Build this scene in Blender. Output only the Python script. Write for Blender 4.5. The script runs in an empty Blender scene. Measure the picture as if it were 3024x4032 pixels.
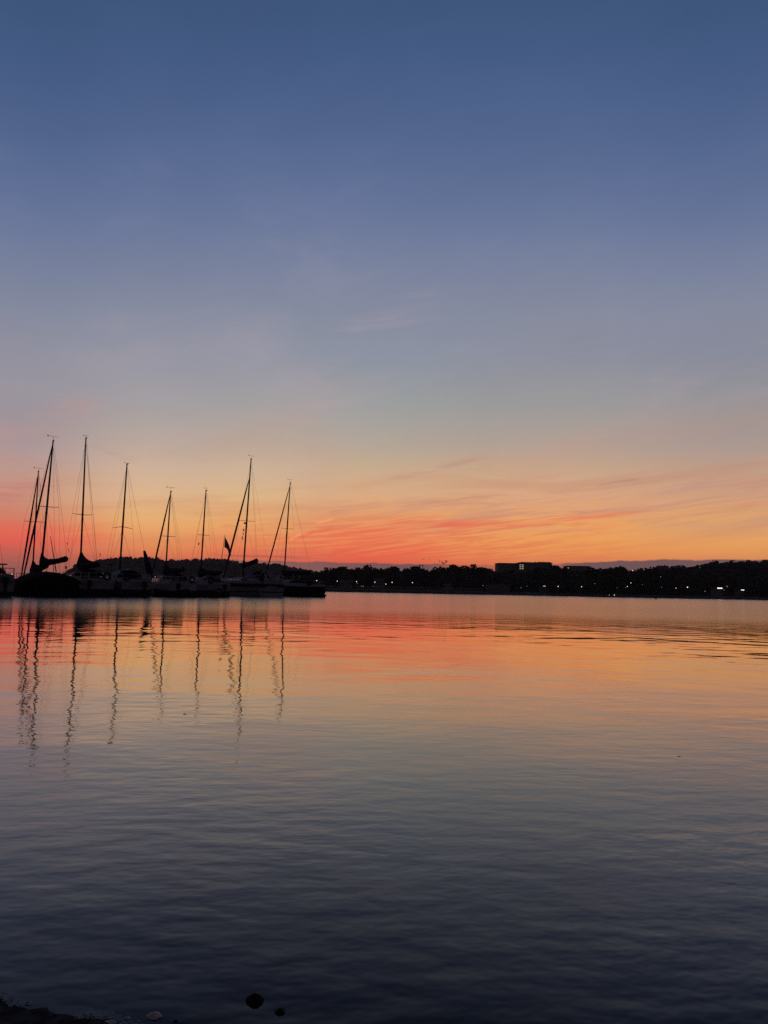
import bpy, math, random
import numpy as np
from mathutils import Vector, Matrix

# ------------------------------------------------------------------ camera
random.seed(7)
SC = bpy.context.scene
COL = SC.collection
FPX, CX, CY = 2912.0, 1512.0, 2016.0
CAM = Vector((0.0, 0.0, 0.8))
PITCH, ROLL = math.radians(6.12), math.radians(1.105)
R0 = Vector((1, 0, 0)); U0 = Vector((0, -math.sin(PITCH), math.cos(PITCH)))
FW = Vector((0, math.cos(PITCH), math.sin(PITCH)))
RT = R0 * math.cos(ROLL) + U0 * math.sin(ROLL)
UP = U0 * math.cos(ROLL) - R0 * math.sin(ROLL)
cam_d = bpy.data.cameras.new('camera')
cam_d.sensor_fit = 'AUTO'; cam_d.sensor_width = 36.0; cam_d.lens = 26.0
cam_d.clip_start = 0.05; cam_d.clip_end = 9000
cam = bpy.data.objects.new('camera', cam_d)
M = Matrix((RT, UP, -FW)).transposed().to_4x4(); M.translation = CAM
cam.matrix_world = M
COL.objects.link(cam); SC.camera = cam


def ray(u, v):
    return (FW + RT * ((u - CX) / FPX) - UP * ((v - CY) / FPX)).normalized()


def P(u, v, Y):
    d = ray(u, v); return CAM + d * (Y / d.y)


def Z0(u, v, z=0.0):
    d = ray(u, v); return CAM + d * ((z - CAM.z) / d.z)


def AE(u, v):
    d = ray(u, v); return math.degrees(math.atan2(d.x, d.y)), math.degrees(math.asin(d.z))


def lin(c):
    return tuple((x / 255 / 12.92) if x / 255 <= 0.04045 else ((x / 255 + 0.055) / 1.055) ** 2.4 for x in c)


# ------------------------------------------------------------------ node helper
class NT:
    def __init__(self, tree): self.t = tree; self.n = tree.nodes; self.l = tree.links

    def put(self, sock, v):
        if isinstance(v, E): self.l.new(v.s, sock)
        elif v is not None: sock.default_value = v

    def math(self, op, *a, clamp=False):
        nd = self.n.new('ShaderNodeMath'); nd.operation = op; nd.use_clamp = clamp
        for i, x in enumerate(a): self.put(nd.inputs[i], x)
        return E(self, nd.outputs[0])

    def smooth(self, x, a, b):
        nd = self.n.new('ShaderNodeMapRange'); nd.interpolation_type = 'SMOOTHSTEP'
        self.put(nd.inputs[0], x); nd.inputs[1].default_value = a; nd.inputs[2].default_value = b
        return E(self, nd.outputs[0])

    def mix(self, f, a, b, blend='MIX'):
        nd = self.n.new('ShaderNodeMix'); nd.data_type = 'RGBA'; nd.blend_type = blend
        self.put(nd.inputs[0], f)
        for i, x in ((6, a), (7, b)):
            self.put(nd.inputs[i], x if isinstance(x, E) else (*x, 1.0))
        return E(self, nd.outputs[2])

    def vec(self, x, y, z=0.0):
        nd = self.n.new('ShaderNodeCombineXYZ')
        for i, q in enumerate((x, y, z)): self.put(nd.inputs[i], q)
        return E(self, nd.outputs[0])

    def noise(self, v, scale, detail=2.0, rough=0.5, dim='2D', dist=0.0):
        nd = self.n.new('ShaderNodeTexNoise'); nd.noise_dimensions = dim
        self.l.new(v.s, nd.inputs['Vector'])
        nd.inputs['Scale'].default_value = scale; nd.inputs['Detail'].default_value = detail
        nd.inputs['Roughness'].default_value = rough; nd.inputs['Distortion'].default_value = dist
        return E(self, nd.outputs[0])

    def ramp(self, x, stops, interp='LINEAR'):
        nd = self.n.new('ShaderNodeValToRGB'); nd.color_ramp.interpolation = interp
        e = nd.color_ramp.elements
        while len(e) < len(stops): e.new(0.5)
        for k, (p, c) in enumerate(stops): e[k].position = p; e[k].color = (*c, 1.0)
        self.put(nd.inputs[0], x)
        return E(self, nd.outputs[0])


class E:
    def __init__(self, nt, s): self.nt = nt; self.s = s
    def __add__(self, o): return self.nt.math('ADD', self, o)
    __radd__ = __add__
    def __mul__(self, o): return self.nt.math('MULTIPLY', self, o)
    __rmul__ = __mul__
    def __sub__(self, o): return self.nt.math('SUBTRACT', self, o)
    def __rsub__(self, o): return self.nt.math('SUBTRACT', o, self)


# ------------------------------------------------------------------ dusk sky (after sunset: no sun disc, no sun lamp)
world = bpy.data.worlds.new("World"); SC.world = world; world.use_nodes = True
wt = world.node_tree; wt.nodes.clear(); W = NT(wt)
tc = wt.nodes.new('ShaderNodeTexCoord'); sep = wt.nodes.new('ShaderNodeSeparateXYZ')
wt.links.new(tc.outputs['Generated'], sep.inputs[0])
dx, dy, dz = (E(W, sep.outputs[i]) for i in range(3))
AZ = W.math('ARCTAN2', dx, dy) * 57.29578
EL = W.math('ARCSINE', dz) * 57.29578


def elpos(el): return min(1.0, max(0.0, ((el + 2) / 92.0)) ** 0.5)


ELP = W.math('POWER', W.math('MAXIMUM', (EL + 2.0) * (1 / 92.0), 0.0), 0.5)

UPPER = [(0, (63, 86, 124)), (200, (68, 91, 132)), (500, (82, 102, 142)), (800, (101, 116, 153)), (1000, (118, 129, 158)), (1200, (134, 140, 160))]
COLS = {
    20: [(1400, (149, 147, 160)), (1600, (159, 151, 158)), (1750, (173, 154, 155)), (1850, (193, 155, 142)), (1950, (206, 150, 128)), (2020, (214, 132, 106)), (2090, (232, 110, 86)), (2150, (214, 98, 82)), (2230, (160, 94, 86))],
    600: [(1400, (149, 150, 163)), (1600, (168, 162, 163)), (1750, (190, 172, 159)), (1850, (210, 180, 155)), (1950, (226, 184, 141)), (2050, (238, 178, 115)), (2130, (240, 152, 92)), (2200, (226, 118, 80)), (2230, (200, 110, 84))],
    1000: [(1400, (149, 151, 164)), (1600, (166, 162, 162)), (1750, (189, 172, 157)), (1850, (209, 180, 152)), (1950, (224, 184, 138)), (2050, (240, 176, 108)), (2120, (240, 148, 90)), (2180, (236, 116, 78)), (2230, (215, 104, 80))],
    1435: [(1400, (141, 148, 163)), (1600, (157, 159, 158)), (1750, (181, 168, 153)), (1850, (205, 176, 144)), (1950, (222, 174, 132)), (2030, (236, 162, 106)), (2100, (243, 140, 90)), (2160, (243, 118, 80)), (2200, (240, 102, 72)), (2230, (232, 96, 72))],
    2135: [(1400, (143, 146, 160)), (1600, (159, 157, 156)), (1750, (181, 164, 152)), (1850, (205, 171, 140)), (1950, (222, 169, 130)), (2050, (240, 168, 104)), (2120, (243, 164, 92)), (2180, (240, 146, 84)), (2230, (226, 124, 80))],
    2985: [(1400, (138, 141, 155)), (1600, (152, 149, 150)), (1750, (172, 156, 148)), (1850, (193, 160, 138)), (1950, (212, 160, 126)), (2050, (230, 168, 106)), (2120, (238, 168, 98)), (2180, (234, 154, 90)), (2230, (222, 134, 86))],
}
base = None; prev = None
for u, low in COLS.items():
    st = []
    az, _ = AE(u, 2000)
    for v, c in UPPER + low:
        st.append((elpos(AE(u, v)[1]), lin(c)))
    st.append((elpos(60), lin((52, 72, 108)))); st.append((elpos(88), lin((42, 58, 92))))
    st.append((0.0, st[-3][1] if False else lin(low[-1][1])))
    st.sort(key=lambda q: q[0])
    cr = W.ramp(ELP, st)
    base = cr if base is None else W.mix(W.smooth(AZ, prev, az), base, cr)
    prev = az
east = W.ramp(ELP, [(elpos(-2), lin((28, 28, 36))), (elpos(6), lin((38, 36, 46))), (elpos(20), lin((42, 43, 58))), (elpos(45), lin((44, 51, 76))), (elpos(88), lin((42, 58, 92)))])
base = W.mix(W.smooth(W.math('ABSOLUTE', AZ), 36, 92), base, east)

# soft mottling of high thin haze + wispy streaks
warp = W.noise(W.vec(AZ * 0.06, EL * 0.10), 1.0, 2.0) - 0.5
pst = W.vec(AZ * 0.055 + warp * 0.8, (EL - AZ * 0.075) * 0.75 + warp * 1.3)
streak = W.noise(pst, 1.0, 5.0, 0.58)
fine = W.noise(W.vec(AZ * 0.16 + warp * 1.2, (EL - AZ * 0.10) * 2.4 + warp * 2.0), 1.0, 4.0, 0.6)
soft = W.noise(W.vec(AZ * 0.045 + warp, (EL - AZ * 0.25) * 0.12), 1.0, 2.0, 0.5)
veil = W.smooth(soft, 0.42, 0.75) * W.smooth(EL, 3.0, 8.0) * W.smooth(EL, 19.0, 10.0)
sky = W.mix(veil * 0.26, base, lin((196, 150, 138)))
midhaze = W.smooth(streak, 0.46, 0.74) * W.smooth(EL, 1.0, 4.0) * W.smooth(EL, 14.0, 6.0)
sky = W.mix(midhaze * 0.30, sky, lin((205, 128, 104)))
# broad field of thin wisps fanning up to the right
fan = W.smooth(EL, 4.0, 5.0 + 0.6) * W.smooth(EL - AZ * 0.10, 8.6, 5.5) * W.smooth(AZ, -7.0, 1.0)
thread = W.noise(W.vec(AZ * 0.10 + warp * 1.6, (EL - AZ * 0.085) * 1.5 + warp * 2.6), 1.0, 6.0, 0.66)
sky = W.mix(fan * W.smooth(thread, 0.44, 0.62) * 0.46, sky, lin((192, 146, 128)))
thread2 = W.noise(W.vec(AZ * 0.22 + warp * 2.0 + 9.0, (EL - AZ * 0.11) * 4.2 + warp * 3.0), 1.0, 5.0, 0.62)
lowfan = W.smooth(EL, 2.2, 3.0) * W.smooth(EL - AZ * 0.06, 6.4, 4.6) * W.smooth(AZ, -13.0, -4.0) * W.smooth(AZ, 24.0, 6.0)
sky = W.mix(lowfan * W.smooth(thread2, 0.46, 0.60) * 0.50, sky, lin((232, 110, 84)))
sky = W.mix(lowfan * W.smooth(thread2, 0.52, 0.34) * 0.30, sky, lin((248, 164, 98)))


def band(u0, v0, u1, v1, wpx, soft_t=0.25):
    """soft streak of cloud between two directions of the sky"""
    a0, e0 = AE(u0, v0); a1, e1 = AE(u1, v1)
    L = math.hypot(a1 - a0, e1 - e0); tx, ty = (a1 - a0) / L, (e1 - e0) / L
    w = wpx / FPX * 57.3
    t = ((AZ - a0) * tx + (EL - e0) * ty) * (1 / L)
    d = ((AZ - a0) * (-ty) + (EL - e0) * tx + (fine - 0.5) * (w * 2.0)) * (1 / w)
    g = W.math('EXPONENT', d * d * -1.0)
    return g * W.smooth(t, 0.0, soft_t) * W.smooth(t, 1.0, 1.0 - soft_t)


CLOUDS = [  # u0,v0,u1,v1,width px,strength,colour
    (1120, 2112, 1900, 2056, 17, 0.65, (238, 106, 80)),
    (1250, 2060, 1760, 2018, 14, 0.55, (226, 128, 98)),
    (1400, 2040, 2150, 2078, 13, 0.75, (238, 112, 82)),
    (1750, 2092, 2650, 2002, 15, 0.75, (232, 120, 86)),
    (2250, 2034, 3150, 1976, 14, 0.50, (216, 138, 102)),
    (1270, 2024, 1540, 1976, 14, 0.65, (196, 134, 116)),
    (1500, 1992, 1980, 1950, 12, 0.65, (194, 134, 116)),
    (1600, 1975, 2500, 1960, 20, 0.35, (214, 146, 112)),
    (2150, 1925, 3150, 1800, 16, 0.42, (196, 142, 118)),
    (2320, 1918, 2540, 1882, 7, 0.75, (170, 128, 118)),
    (2600, 1900, 3200, 1880, 22, 0.35, (206, 146, 114)),
    (1470, 1900, 1940, 1792, 12, 0.70, (192, 140, 126)),
    (1100, 2196, 1800, 2150, 16, 0.55, (242, 90, 68)),
    (1250, 2140, 1560, 2120, 18, 0.35, (246, 98, 76)),
    (-300, 2130, 520, 2090, 36, 0.60, (240, 94, 80)),
    (-200, 2060, 330, 2085, 20, 0.40, (226, 108, 92)),
    (-300, 2000, 260, 1900, 44, 0.60, (200, 116, 108)),
    (-100, 1780, 420, 1570, 44, 0.50, (184, 150, 150)),
    (1230, 1345, 1780, 1165, 44, 0.45, (158, 152, 168)),
    (1330, 1290, 1640, 1235, 26, 0.35, (164, 154, 168)),
    (1480, 1262, 1570, 1250, 10, 0.18, (172, 160, 168)),
    (500, 1790, 1500, 1520, 48, 0.34, (190, 162, 160)),
    (2000, 1400, 3200, 1120, 60, 0.35, (140, 138, 156)),
    (-200, 1700, 480, 1600, 34, 0.65, (184, 150, 150)),
    (-200, 1850, 360, 1780, 30, 0.60, (186, 140, 138)),
    (330, 1740, 560, 1830, 10, 0.35, (188, 144, 140)),
    (-200, 2120, 440, 2150, 26, 0.55, (246, 96, 84)),
    (860, 2062, 960, 2080, 9, 0.45, (214, 132, 100)),
    (980, 2080, 1130, 2116, 11, 0.55, (226, 124, 92)),
    (-300, 2185, 700, 2196, 22, 0.45, (206, 104, 86)),
]
for (a, b, c, d_, w_, s_, colr) in CLOUDS:
    tex = (W.smooth(fine, 0.30, 0.62) if w_ < 30 else W.smooth(thread, 0.30, 0.66)) * (W.smooth(thread2, 0.38, 0.60) * 0.5 + 0.5)
    sky = W.mix(band(a, b, c, d_, w_) * tex * s_, sky, lin(colr))

# uneven thin haze through the whole sky
blot = W.noise(W.vec(AZ * 0.06 + warp * 0.5, (EL - AZ * 0.16) * 0.17 + warp * 0.6), 1.0, 6.0, 0.62) - 0.5
gain = (blot * 0.15 + 1.0)
pink = W.smooth(blot, 0.02, 0.20) * W.smooth(EL, 4.0, 9.0) * W.smooth(EL, 34.0, 14.0)
sky = W.mix(pink * 0.15, sky, lin((176, 156, 166)))
sky = W.mix(W.smooth(EL, 3.0, 10.0), sky, W.mix(1.0, sky, W.vec(gain, gain, gain), 'MULTIPLY'))


def trail(u0, v0, u1, v1, wpx, s, c):
    global sky
    a0, e0 = AE(u0, v0); a1, e1 = AE(u1, v1)
    L = math.hypot(a1 - a0, e1 - e0); tx, ty = (a1 - a0) / L, (e1 - e0) / L
    w = wpx / FPX * 57.3
    t = ((AZ - a0) * tx + (EL - e0) * ty) * (1 / L)
    d = ((AZ - a0) * (-ty) + (EL - e0) * tx) * (1 / w)
    sky = W.mix(W.math('EXPONENT', d * d * -1.0) * W.smooth(t, 0.0, 0.3) * W.smooth(t, 1.0, 0.7) * s, sky, lin(c))


trail(1238, 2064, 1322, 2040, 4, 0.7, (255, 170, 120))
trail(1135, 2126, 1200, 2094, 4, 0.6, (255, 170, 120))
trail(1150, 2132, 1260, 2084, 6, 0.55, (236, 106, 84))
trail(1240, 2092, 1330, 2074, 7, 0.5, (236, 110, 84))

# low purple cloud bank along the horizon, ragged top
edge = 2.20 + W.smooth(AZ, 8.0, 22.0) * 0.52 + (W.noise(W.vec(AZ * 0.55, 3.0), 1.0, 4.0, 0.6) - 0.5) * 0.34
gap = 1.0 - W.smooth(AZ, 3.0, 6.5) * W.smooth(AZ, 15.0, 12.0) * 0.55
leftfade = W.smooth(AZ, -19.0, -9.0) * 0.9 + 0.10
mb = W.math('MULTIPLY', (edge - EL) * 9.0, 1.0, clamp=True)
bank = mb * gap * leftfade
bankc = W.mix(W.smooth(AZ, -16.0, 6.0), lin((160, 98, 90)), lin((116, 86, 88)))
sky = W.mix(bank, sky, bankc)
thin = W.math('EXPONENT', (EL - 2.45 + (fine - 0.5) * 0.25) * (EL - 2.45 + (fine - 0.5) * 0.25) * -120.0)
sky = W.mix(thin * W.smooth(AZ, -14.0, -11.0) * W.smooth(AZ, -4.0, -8.0) * 0.6, sky, lin((150, 96, 90)))
# below the horizon
sky = W.mix(W.smooth(EL, -0.5, -4.0), sky, (0.01, 0.011, 0.014))
bg = wt.nodes.new('ShaderNodeBackground'); wo = wt.nodes.new('ShaderNodeOutputWorld')
wt.links.new(sky.s, bg.inputs[0]); bg.inputs[1].default_value = 1.0
wt.links.new(bg.outputs[0], wo.inputs[0])
SC.view_settings.view_transform = 'Standard'; SC.view_settings.look = 'None'
SC.view_settings.exposure = 0.0; SC.view_settings.gamma = 1.0
SC.cycles.max_bounces = 5; SC.cycles.glossy_bounces = 3; SC.cycles.diffuse_bounces = 2
SC.cycles.use_denoising = False


# ------------------------------------------------------------------ materials
def mat(name, col, rough=0.6, var=0.25, scale=3.0, metal=0.0, spec=0.3):
    m = bpy.data.materials.new(name); m.use_nodes = True
    t = NT(m.node_tree); b = m.node_tree.nodes['Principled BSDF']
    co = m.node_tree.nodes.new('ShaderNodeTexCoord')
    v = E(t, co.outputs['Object'])
    n = t.noise(v, scale, 4.0, 0.6, dim='3D')
    f = t.smooth(n, 0.3, 0.7)
    c = t.mix(f, tuple(x * (1 - var) for x in col), tuple(min(1, x * (1 + var)) for x in col))
    m.node_tree.links.new(c.s, b.inputs['Base Color'])
    b.inputs['Roughness'].default_value = rough; b.inputs['Metallic'].default_value = metal
    b.inputs['Specular IOR Level'].default_value = spec
    return m


def glow(name, col, s):
    m = bpy.data.materials.new(name); m.use_nodes = True
    b = m.node_tree.nodes['Principled BSDF']
    b.inputs['Base Color'].default_value = (0.6, 0.6, 0.6, 1)
    b.inputs['Emission Color'].default_value = (*col, 1); b.inputs['Emission Strength'].default_value = s
    m.cycles.emission_sampling = 'NONE'
    return m


MT = dict(
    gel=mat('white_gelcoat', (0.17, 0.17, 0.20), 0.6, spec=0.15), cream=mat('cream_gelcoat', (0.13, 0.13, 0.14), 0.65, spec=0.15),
    navy=mat('navy_hull', (0.012, 0.014, 0.022), 0.6, spec=0.06), black=mat('black_hull', (0.008, 0.008, 0.009), 0.8, spec=0.04),
    maroon=mat('maroon_hull', (0.03, 0.012, 0.012), 0.7, spec=0.06), blue=mat('blue_paint', (0.03, 0.04, 0.11), 0.5),
    mast=mat('dark_anodised_spar', (0.05, 0.048, 0.05), 0.5, metal=0.0), wire=mat('rigging_wire', (0.06, 0.055, 0.055), 0.5),
    steel=mat('stainless_rail', (0.35, 0.35, 0.37), 0.35, metal=0.6), canvas=mat('dark_canvas', (0.018, 0.019, 0.024), 0.95, scale=9, spec=0.05),
    tarp=mat('black_tarpaulin', (0.010, 0.010, 0.010), 0.95, scale=5, spec=0.02), greycanvas=mat('grey_canvas', (0.20, 0.21, 0.25), 0.9),
    sail=mat('furled_sailcloth', (0.035, 0.035, 0.045), 0.9), glass=mat('dark_window', (0.008, 0.008, 0.010), 0.12, spec=0.5),
    teak=mat('teak_deck', (0.12, 0.09, 0.06), 0.8), stripe=mat('dark_stripe', (0.010, 0.010, 0.014), 0.8, spec=0.05),
    flag=mat('flag_cloth', (0.10, 0.11, 0.16), 0.9), wood=mat('weathered_wood', (0.06, 0.05, 0.045), 0.9),
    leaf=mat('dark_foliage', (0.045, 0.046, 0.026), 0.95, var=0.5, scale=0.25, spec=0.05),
    leaffar=mat('hazed_hill_foliage', (0.085, 0.070, 0.058), 0.95, var=0.3, scale=0.02, spec=0.05),  # lighter than the near foliage: distance haze put into the colour
    bark=mat('bark', (0.04, 0.032, 0.026), 0.95), land=mat('shore_land', (0.06, 0.05, 0.038), 0.95, var=0.4, scale=0.08, spec=0.05),
    wall=mat('rendered_wall', (0.09, 0.08, 0.078), 0.9, var=0.15), roof=mat('roof_tiles', (0.06, 0.045, 0.042), 0.9),
    concrete=mat('concrete', (0.12, 0.11, 0.10), 0.9), bird=mat('bird_feathers', (0.02, 0.016, 0.016), 0.9),
    rock=mat('wet_rock', (0.006, 0.006, 0.006), 0.7, scale=40, spec=0.12), shell=mat('pale_pink_stone', (0.40, 0.26, 0.22), 0.5, scale=60),
    palestone=mat('pale_stone', (0.30, 0.29, 0.27), 0.6, scale=60),
    lamp=glow('lamp_glow', (1.0, 0.86, 0.62), 1.4), lampdim=glow('dim_lamp_glow', (1.0, 0.86, 0.66), 0.45),
    yellow=glow('yellow_lamp_glow', (1.0, 0.78, 0.28), 1.8), winglow=glow('lit_window_glow', (1.0, 0.90, 0.50), 0.28),
    whiteglow=glow('white_strip_light', (1.0, 0.97, 0.92), 1.3),
)


# ------------------------------------------------------------------ mesh helper
class MB:
    def __init__(self): self.v = []; self.f = []

    def box(self, x0, x1, y0, y1, z0, z1):
        n = len(self.v)
        self.v += [(x, y, z) for z in (z0, z1) for y in (y0, y1) for x in (x0, x1)]
        self.f += [tuple(n + i for i in q) for q in ((0, 2, 3, 1), (4, 5, 7, 6), (0, 1, 5, 4), (2, 6, 7, 3), (0, 4, 6, 2), (1, 3, 7, 5))]
        return self

    def loft(self, rings, cap=True, closed=True):
        n0 = len(self.v); m = len(rings[0])
        for r in rings: self.v += [tuple(p) for p in r]
        for i in range(len(rings) - 1):
            for j in range(m if closed else m - 1):
                a = n0 + i * m + j; b = n0 + i * m + (j + 1) % m
                self.f.append((a, b, b + m, a + m))
        if cap:
            self.f.append(tuple(n0 + j for j in reversed(range(m))))
            self.f.append(tuple(n0 + (len(rings) - 1) * m + j for j in range(m)))
        return self

    def tube(self, pts, r, n=6):
        pts = [Vector(p) for p in pts]
        rs = r if isinstance(r, (list, tuple)) else [r] * len(pts)
        rings = []
        for i, p in enumerate(pts):
            t = (pts[min(i + 1, len(pts) - 1)] - pts[max(i - 1, 0)]).normalized()
            a = t.cross(Vector((0, 0, 1)) if abs(t.z) < 0.9 else Vector((1, 0, 0))).normalized(); b = t.cross(a)
            rings.append([p + (a * math.cos(k * 2 * math.pi / n) + b * math.sin(k * 2 * math.pi / n)) * rs[i] for k in range(n)])
        return self.loft(rings)

    def ball(self, c, r, nu=8, nv=6):
        c = Vector(c); rr = r if isinstance(r, (tuple, list)) else (r, r, r)
        rings = []
        for i in range(nv + 1):
            ph = -math.pi / 2 + math.pi * (0.03 + 0.94 * i / nv)
            rings.append([c + Vector((rr[0] * math.cos(ph) * math.cos(2 * math.pi * k / nu), rr[1] * math.cos(ph) * math.sin(2 * math.pi * k / nu), rr[2] * math.sin(ph))) for k in range(nu)])
        return self.loft(rings)

    def slab(self, poly, nrm, th):
        nrm = Vector(nrm).normalized() * (th / 2)
        return self.loft([[Vector(p) - nrm for p in poly], [Vector(p) + nrm for p in poly]])

    def build(self, name, m, parent=None, smooth=False):
        me = bpy.data.meshes.new(name)
        me.from_pydata([tuple(p) for p in self.v], [], self.f); me.update()
        me.materials.append(m)
        if smooth:
            for p in me.polygons: p.use_smooth = True
        o = bpy.data.objects.new(name, me); COL.objects.link(o)
        if parent is not None: o.parent = parent
        return o


def tag(o, label, cat, group=None, kind=None):
    if label: o['label'] = label
    if cat: o['category'] = cat
    if group: o['group'] = group
    if kind: o['kind'] = kind
    return o


def thing(name, label, cat, loc, rz=0.0, group=None):
    o = bpy.data.objects.new(name, None); COL.objects.link(o)
    o.empty_display_size = 0.3
    o.location = loc; o.rotation_euler = (0, 0, rz)
    return tag(o, label, cat, group)


def dup(root, loc, rz, scale=None, label=None):
    r = root.copy(); COL.objects.link(r); r.location = loc; r.rotation_euler = (0, 0, rz)
    if scale is not None: r.scale = scale
    if label: r['label'] = label
    for ch in list(root.children):
        c = ch.copy(); COL.objects.link(c); c.parent = r
    return r


def sstep(a, b, x):
    t = min(1.0, max(0.0, (x - a) / (b - a))); return t * t * (3 - 2 * t)


def interp(x, pts):
    if x <= pts[0][0]: return pts[0][1]
    for (a, fa), (b, fb) in zip(pts, pts[1:]):
        if x <= b: return fa + (fb - fa) * (x - a) / (b - a)
    return pts[-1][1]


# ------------------------------------------------------------------ water
def water_material():
    m = bpy.data.materials.new('lake_water'); m.use_nodes = True
    t = NT(m.node_tree); b = m.node_tree.nodes['Principled BSDF']
    geo = m.node_tree.nodes.new('ShaderNodeNewGeometry')
    sp = m.node_tree.nodes.new('ShaderNodeSeparateXYZ'); m.node_tree.links.new(geo.outputs['Position'], sp.inputs[0])
    x, y = E(t, sp.outputs[0]), E(t, sp.outputs[1])
    dist = t.math('SQRT', x * x + y * y)
    # gusts: calmer and rougher patches of the surface
    gust = t.noise(t.vec(x * 0.16 + y * 0.03, y * 0.22), 1.0, 3.0, 0.6)
    # the moored boats shelter the left of the lake, the right is open to the breeze
    gw = (t.smooth(gust, 0.36, 0.64) * 1.0 + 0.45) * (t.smooth(x + y * 0.15, -1.5, 2.5) * 0.80 + 0.68)
    # (wavelength factor x, y, skew, height m)
    fade1 = 1.0 - t.smooth(dist, 8.0, 26.0) * 0.90
    nearc = t.smooth(dist, 2.6, 7.0) * 0.70 + 0.30
    fade2 = nearc - t.smooth(dist, 10.0, 30.0) * 0.88
    fade3 = 1.0 - t.smooth(dist, 4.0, 14.0) * 0.86
    LAY = [(0.36, 0.46, 0.10, 0.019, fade1, 1.0), (1.15, 1.7, -0.30, 0.0098, fade2, 1.5), (4.6, 9.5, 0.35, 0.0023, fade3, 3.0)]

    def height(ox, oy):
        tot = None
        for (fx, fy, sk, h, fd, det) in LAY:
            X = x + ox; Y = y + oy
            n = t.noise(t.vec(X * fx + Y * (fx * sk), Y * fy - X * (fy * sk * 0.35)), 1.0, det, 0.5) * h
            n = n * fd
            tot = n if tot is None else tot + n
        return tot
    e = 0.012
    h0 = height(0.0, 0.0)
    sx = (height(e, 0.0) - h0) * gw * (-1 / e)
    sy = (height(0.0, e) - h0) * gw * (-1 / e)
    nv = m.node_tree.nodes.new('ShaderNodeVectorMath'); nv.operation = 'NORMALIZE'
    m.node_tree.links.new(t.vec(sx, sy, 1.0).s, nv.inputs[0])
    far = t.smooth(dist, 11.0, 34.0)
    # Schlick-like reflectance of calm water; ripples too small to resolve act as micro-roughness
    dt = m.node_tree.nodes.new('ShaderNodeVectorMath'); dt.operation = 'DOT_PRODUCT'
    m.node_tree.links.new(nv.outputs[0], dt.inputs[0]); m.node_tree.links.new(geo.outputs['Incoming'], dt.inputs[1])
    c = t.math('MAXIMUM', E(t, dt.outputs['Value']), 0.0) + far * 0.025
    F = t.math('POWER', t.math('MAXIMUM', 1.0 - c, 0.0), 2.5 + c * 5.4)
    gl = m.node_tree.nodes.new('ShaderNodeBsdfGlossy'); gl.distribution = 'GGX'
    gl.inputs['Color'].default_value = (1, 0.98, 0.98, 1)
    m.node_tree.links.new((far * 0.132 + 0.015).s, gl.inputs['Roughness'])
    m.node_tree.links.new(nv.outputs[0], gl.inputs['Normal'])
    df = m.node_tree.nodes.new('ShaderNodeBsdfDiffuse'); df.inputs['Color'].default_value = (0.010, 0.011, 0.010, 1)
    mx = m.node_tree.nodes.new('ShaderNodeMixShader')
    m.node_tree.links.new(F.s, mx.inputs[0]); m.node_tree.links.new(df.outputs[0], mx.inputs[1]); m.node_tree.links.new(gl.outputs[0], mx.inputs[2])
    m.node_tree.nodes.remove(b)
    m.node_tree.links.new(mx.outputs[0], m.node_tree.nodes['Material Output'].inputs['Surface'])
    return m


wm = MB()
wm.v = [(-4000, -60, 0), (4000, -60, 0), (4000, 4500, 0), (-4000, 4500, 0)]; wm.f = [(0, 1, 2, 3)]
water = wm.build('water', water_material()); water['kind'] = 'structure'

# near shore: dark wet shingle rising out of the water behind and left of the camera
A = Z0(-60, 3905); B = Z0(430, 4036)
sd = (B - A); sd.z = 0; sd.normalize(); snrm = Vector((-sd.y, sd.x, 0))      # points out to the lake
if snrm.y < 0: snrm = -snrm


def shore_wave(t): return 0.012 * math.sin(t * 7.0 + 1.0) + 0.007 * math.sin(t * 19.0)


nb = MB(); rng = random.Random(3)
xs = np.arange(-3.0, 3.01, 0.025); ys = np.arange(-2.6, 2.6, 0.025)
for yy in ys:
    for xx in xs:
        p = Vector((xx, yy, 0)); q = p - A; t = q.dot(sd); d = q.dot(snrm)
        d += shore_wave(t)
        z = -d * (0.16 if d < 0 else 0.22) + 0.004 * math.sin(xx * 37 + yy * 21) * math.sin(yy * 43 - xx * 11) + 0.003 * math.sin(xx * 91 - yy * 60) * math.sin(yy * 113 + xx * 40) + rng.uniform(-0.002, 0.002)
        nb.v.append((xx, yy, max(-0.6, min(0.42, z))))
nx = len(xs)
for j in range(len(ys) - 1):
    for i in range(nx - 1):
        a = j * nx + i; nb.f.append((a, a + 1, a + 1 + nx, a + nx))
o = nb.build('shore', mat('wet_shingle', (0.020, 0.022, 0.025), 0.9, var=0.8, scale=30, spec=0.03), smooth=True); o['kind'] = 'structure'


fm = MB(); rg_ = random.Random(8)      # thin broken wash of foam where the ripples meet the shingle
for i in range(1500):
    t_ = -0.3 + i * 0.0011; amp = math.sin(t_ * 9.0) * math.sin(t_ * 23 + 1) + rg_.uniform(-.5, .5)
    if amp < -0.15: continue
    c_ = A + sd * t_ + snrm * (-shore_wave(t_) + 0.012 + rg_.gauss(0, .008)); r_ = rg_.uniform(.0006, .0022)
    n_ = len(fm.v); fm.v += [(c_.x + r_ * 1.8 * math.cos(q * 1.047), c_.y + r_ * math.sin(q * 1.047), 0.004 + i * 1e-6) for q in range(6)]; fm.f.append(tuple(n_ + q for q in range(6)))
o = fm.build('foam', mat('wash_foam', (0.22, 0.23, 0.22), 0.9, scale=80, spec=0.05)); tag(o, 'thin broken foam line along the near shore edge', 'foam', None, 'stuff')


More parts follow.
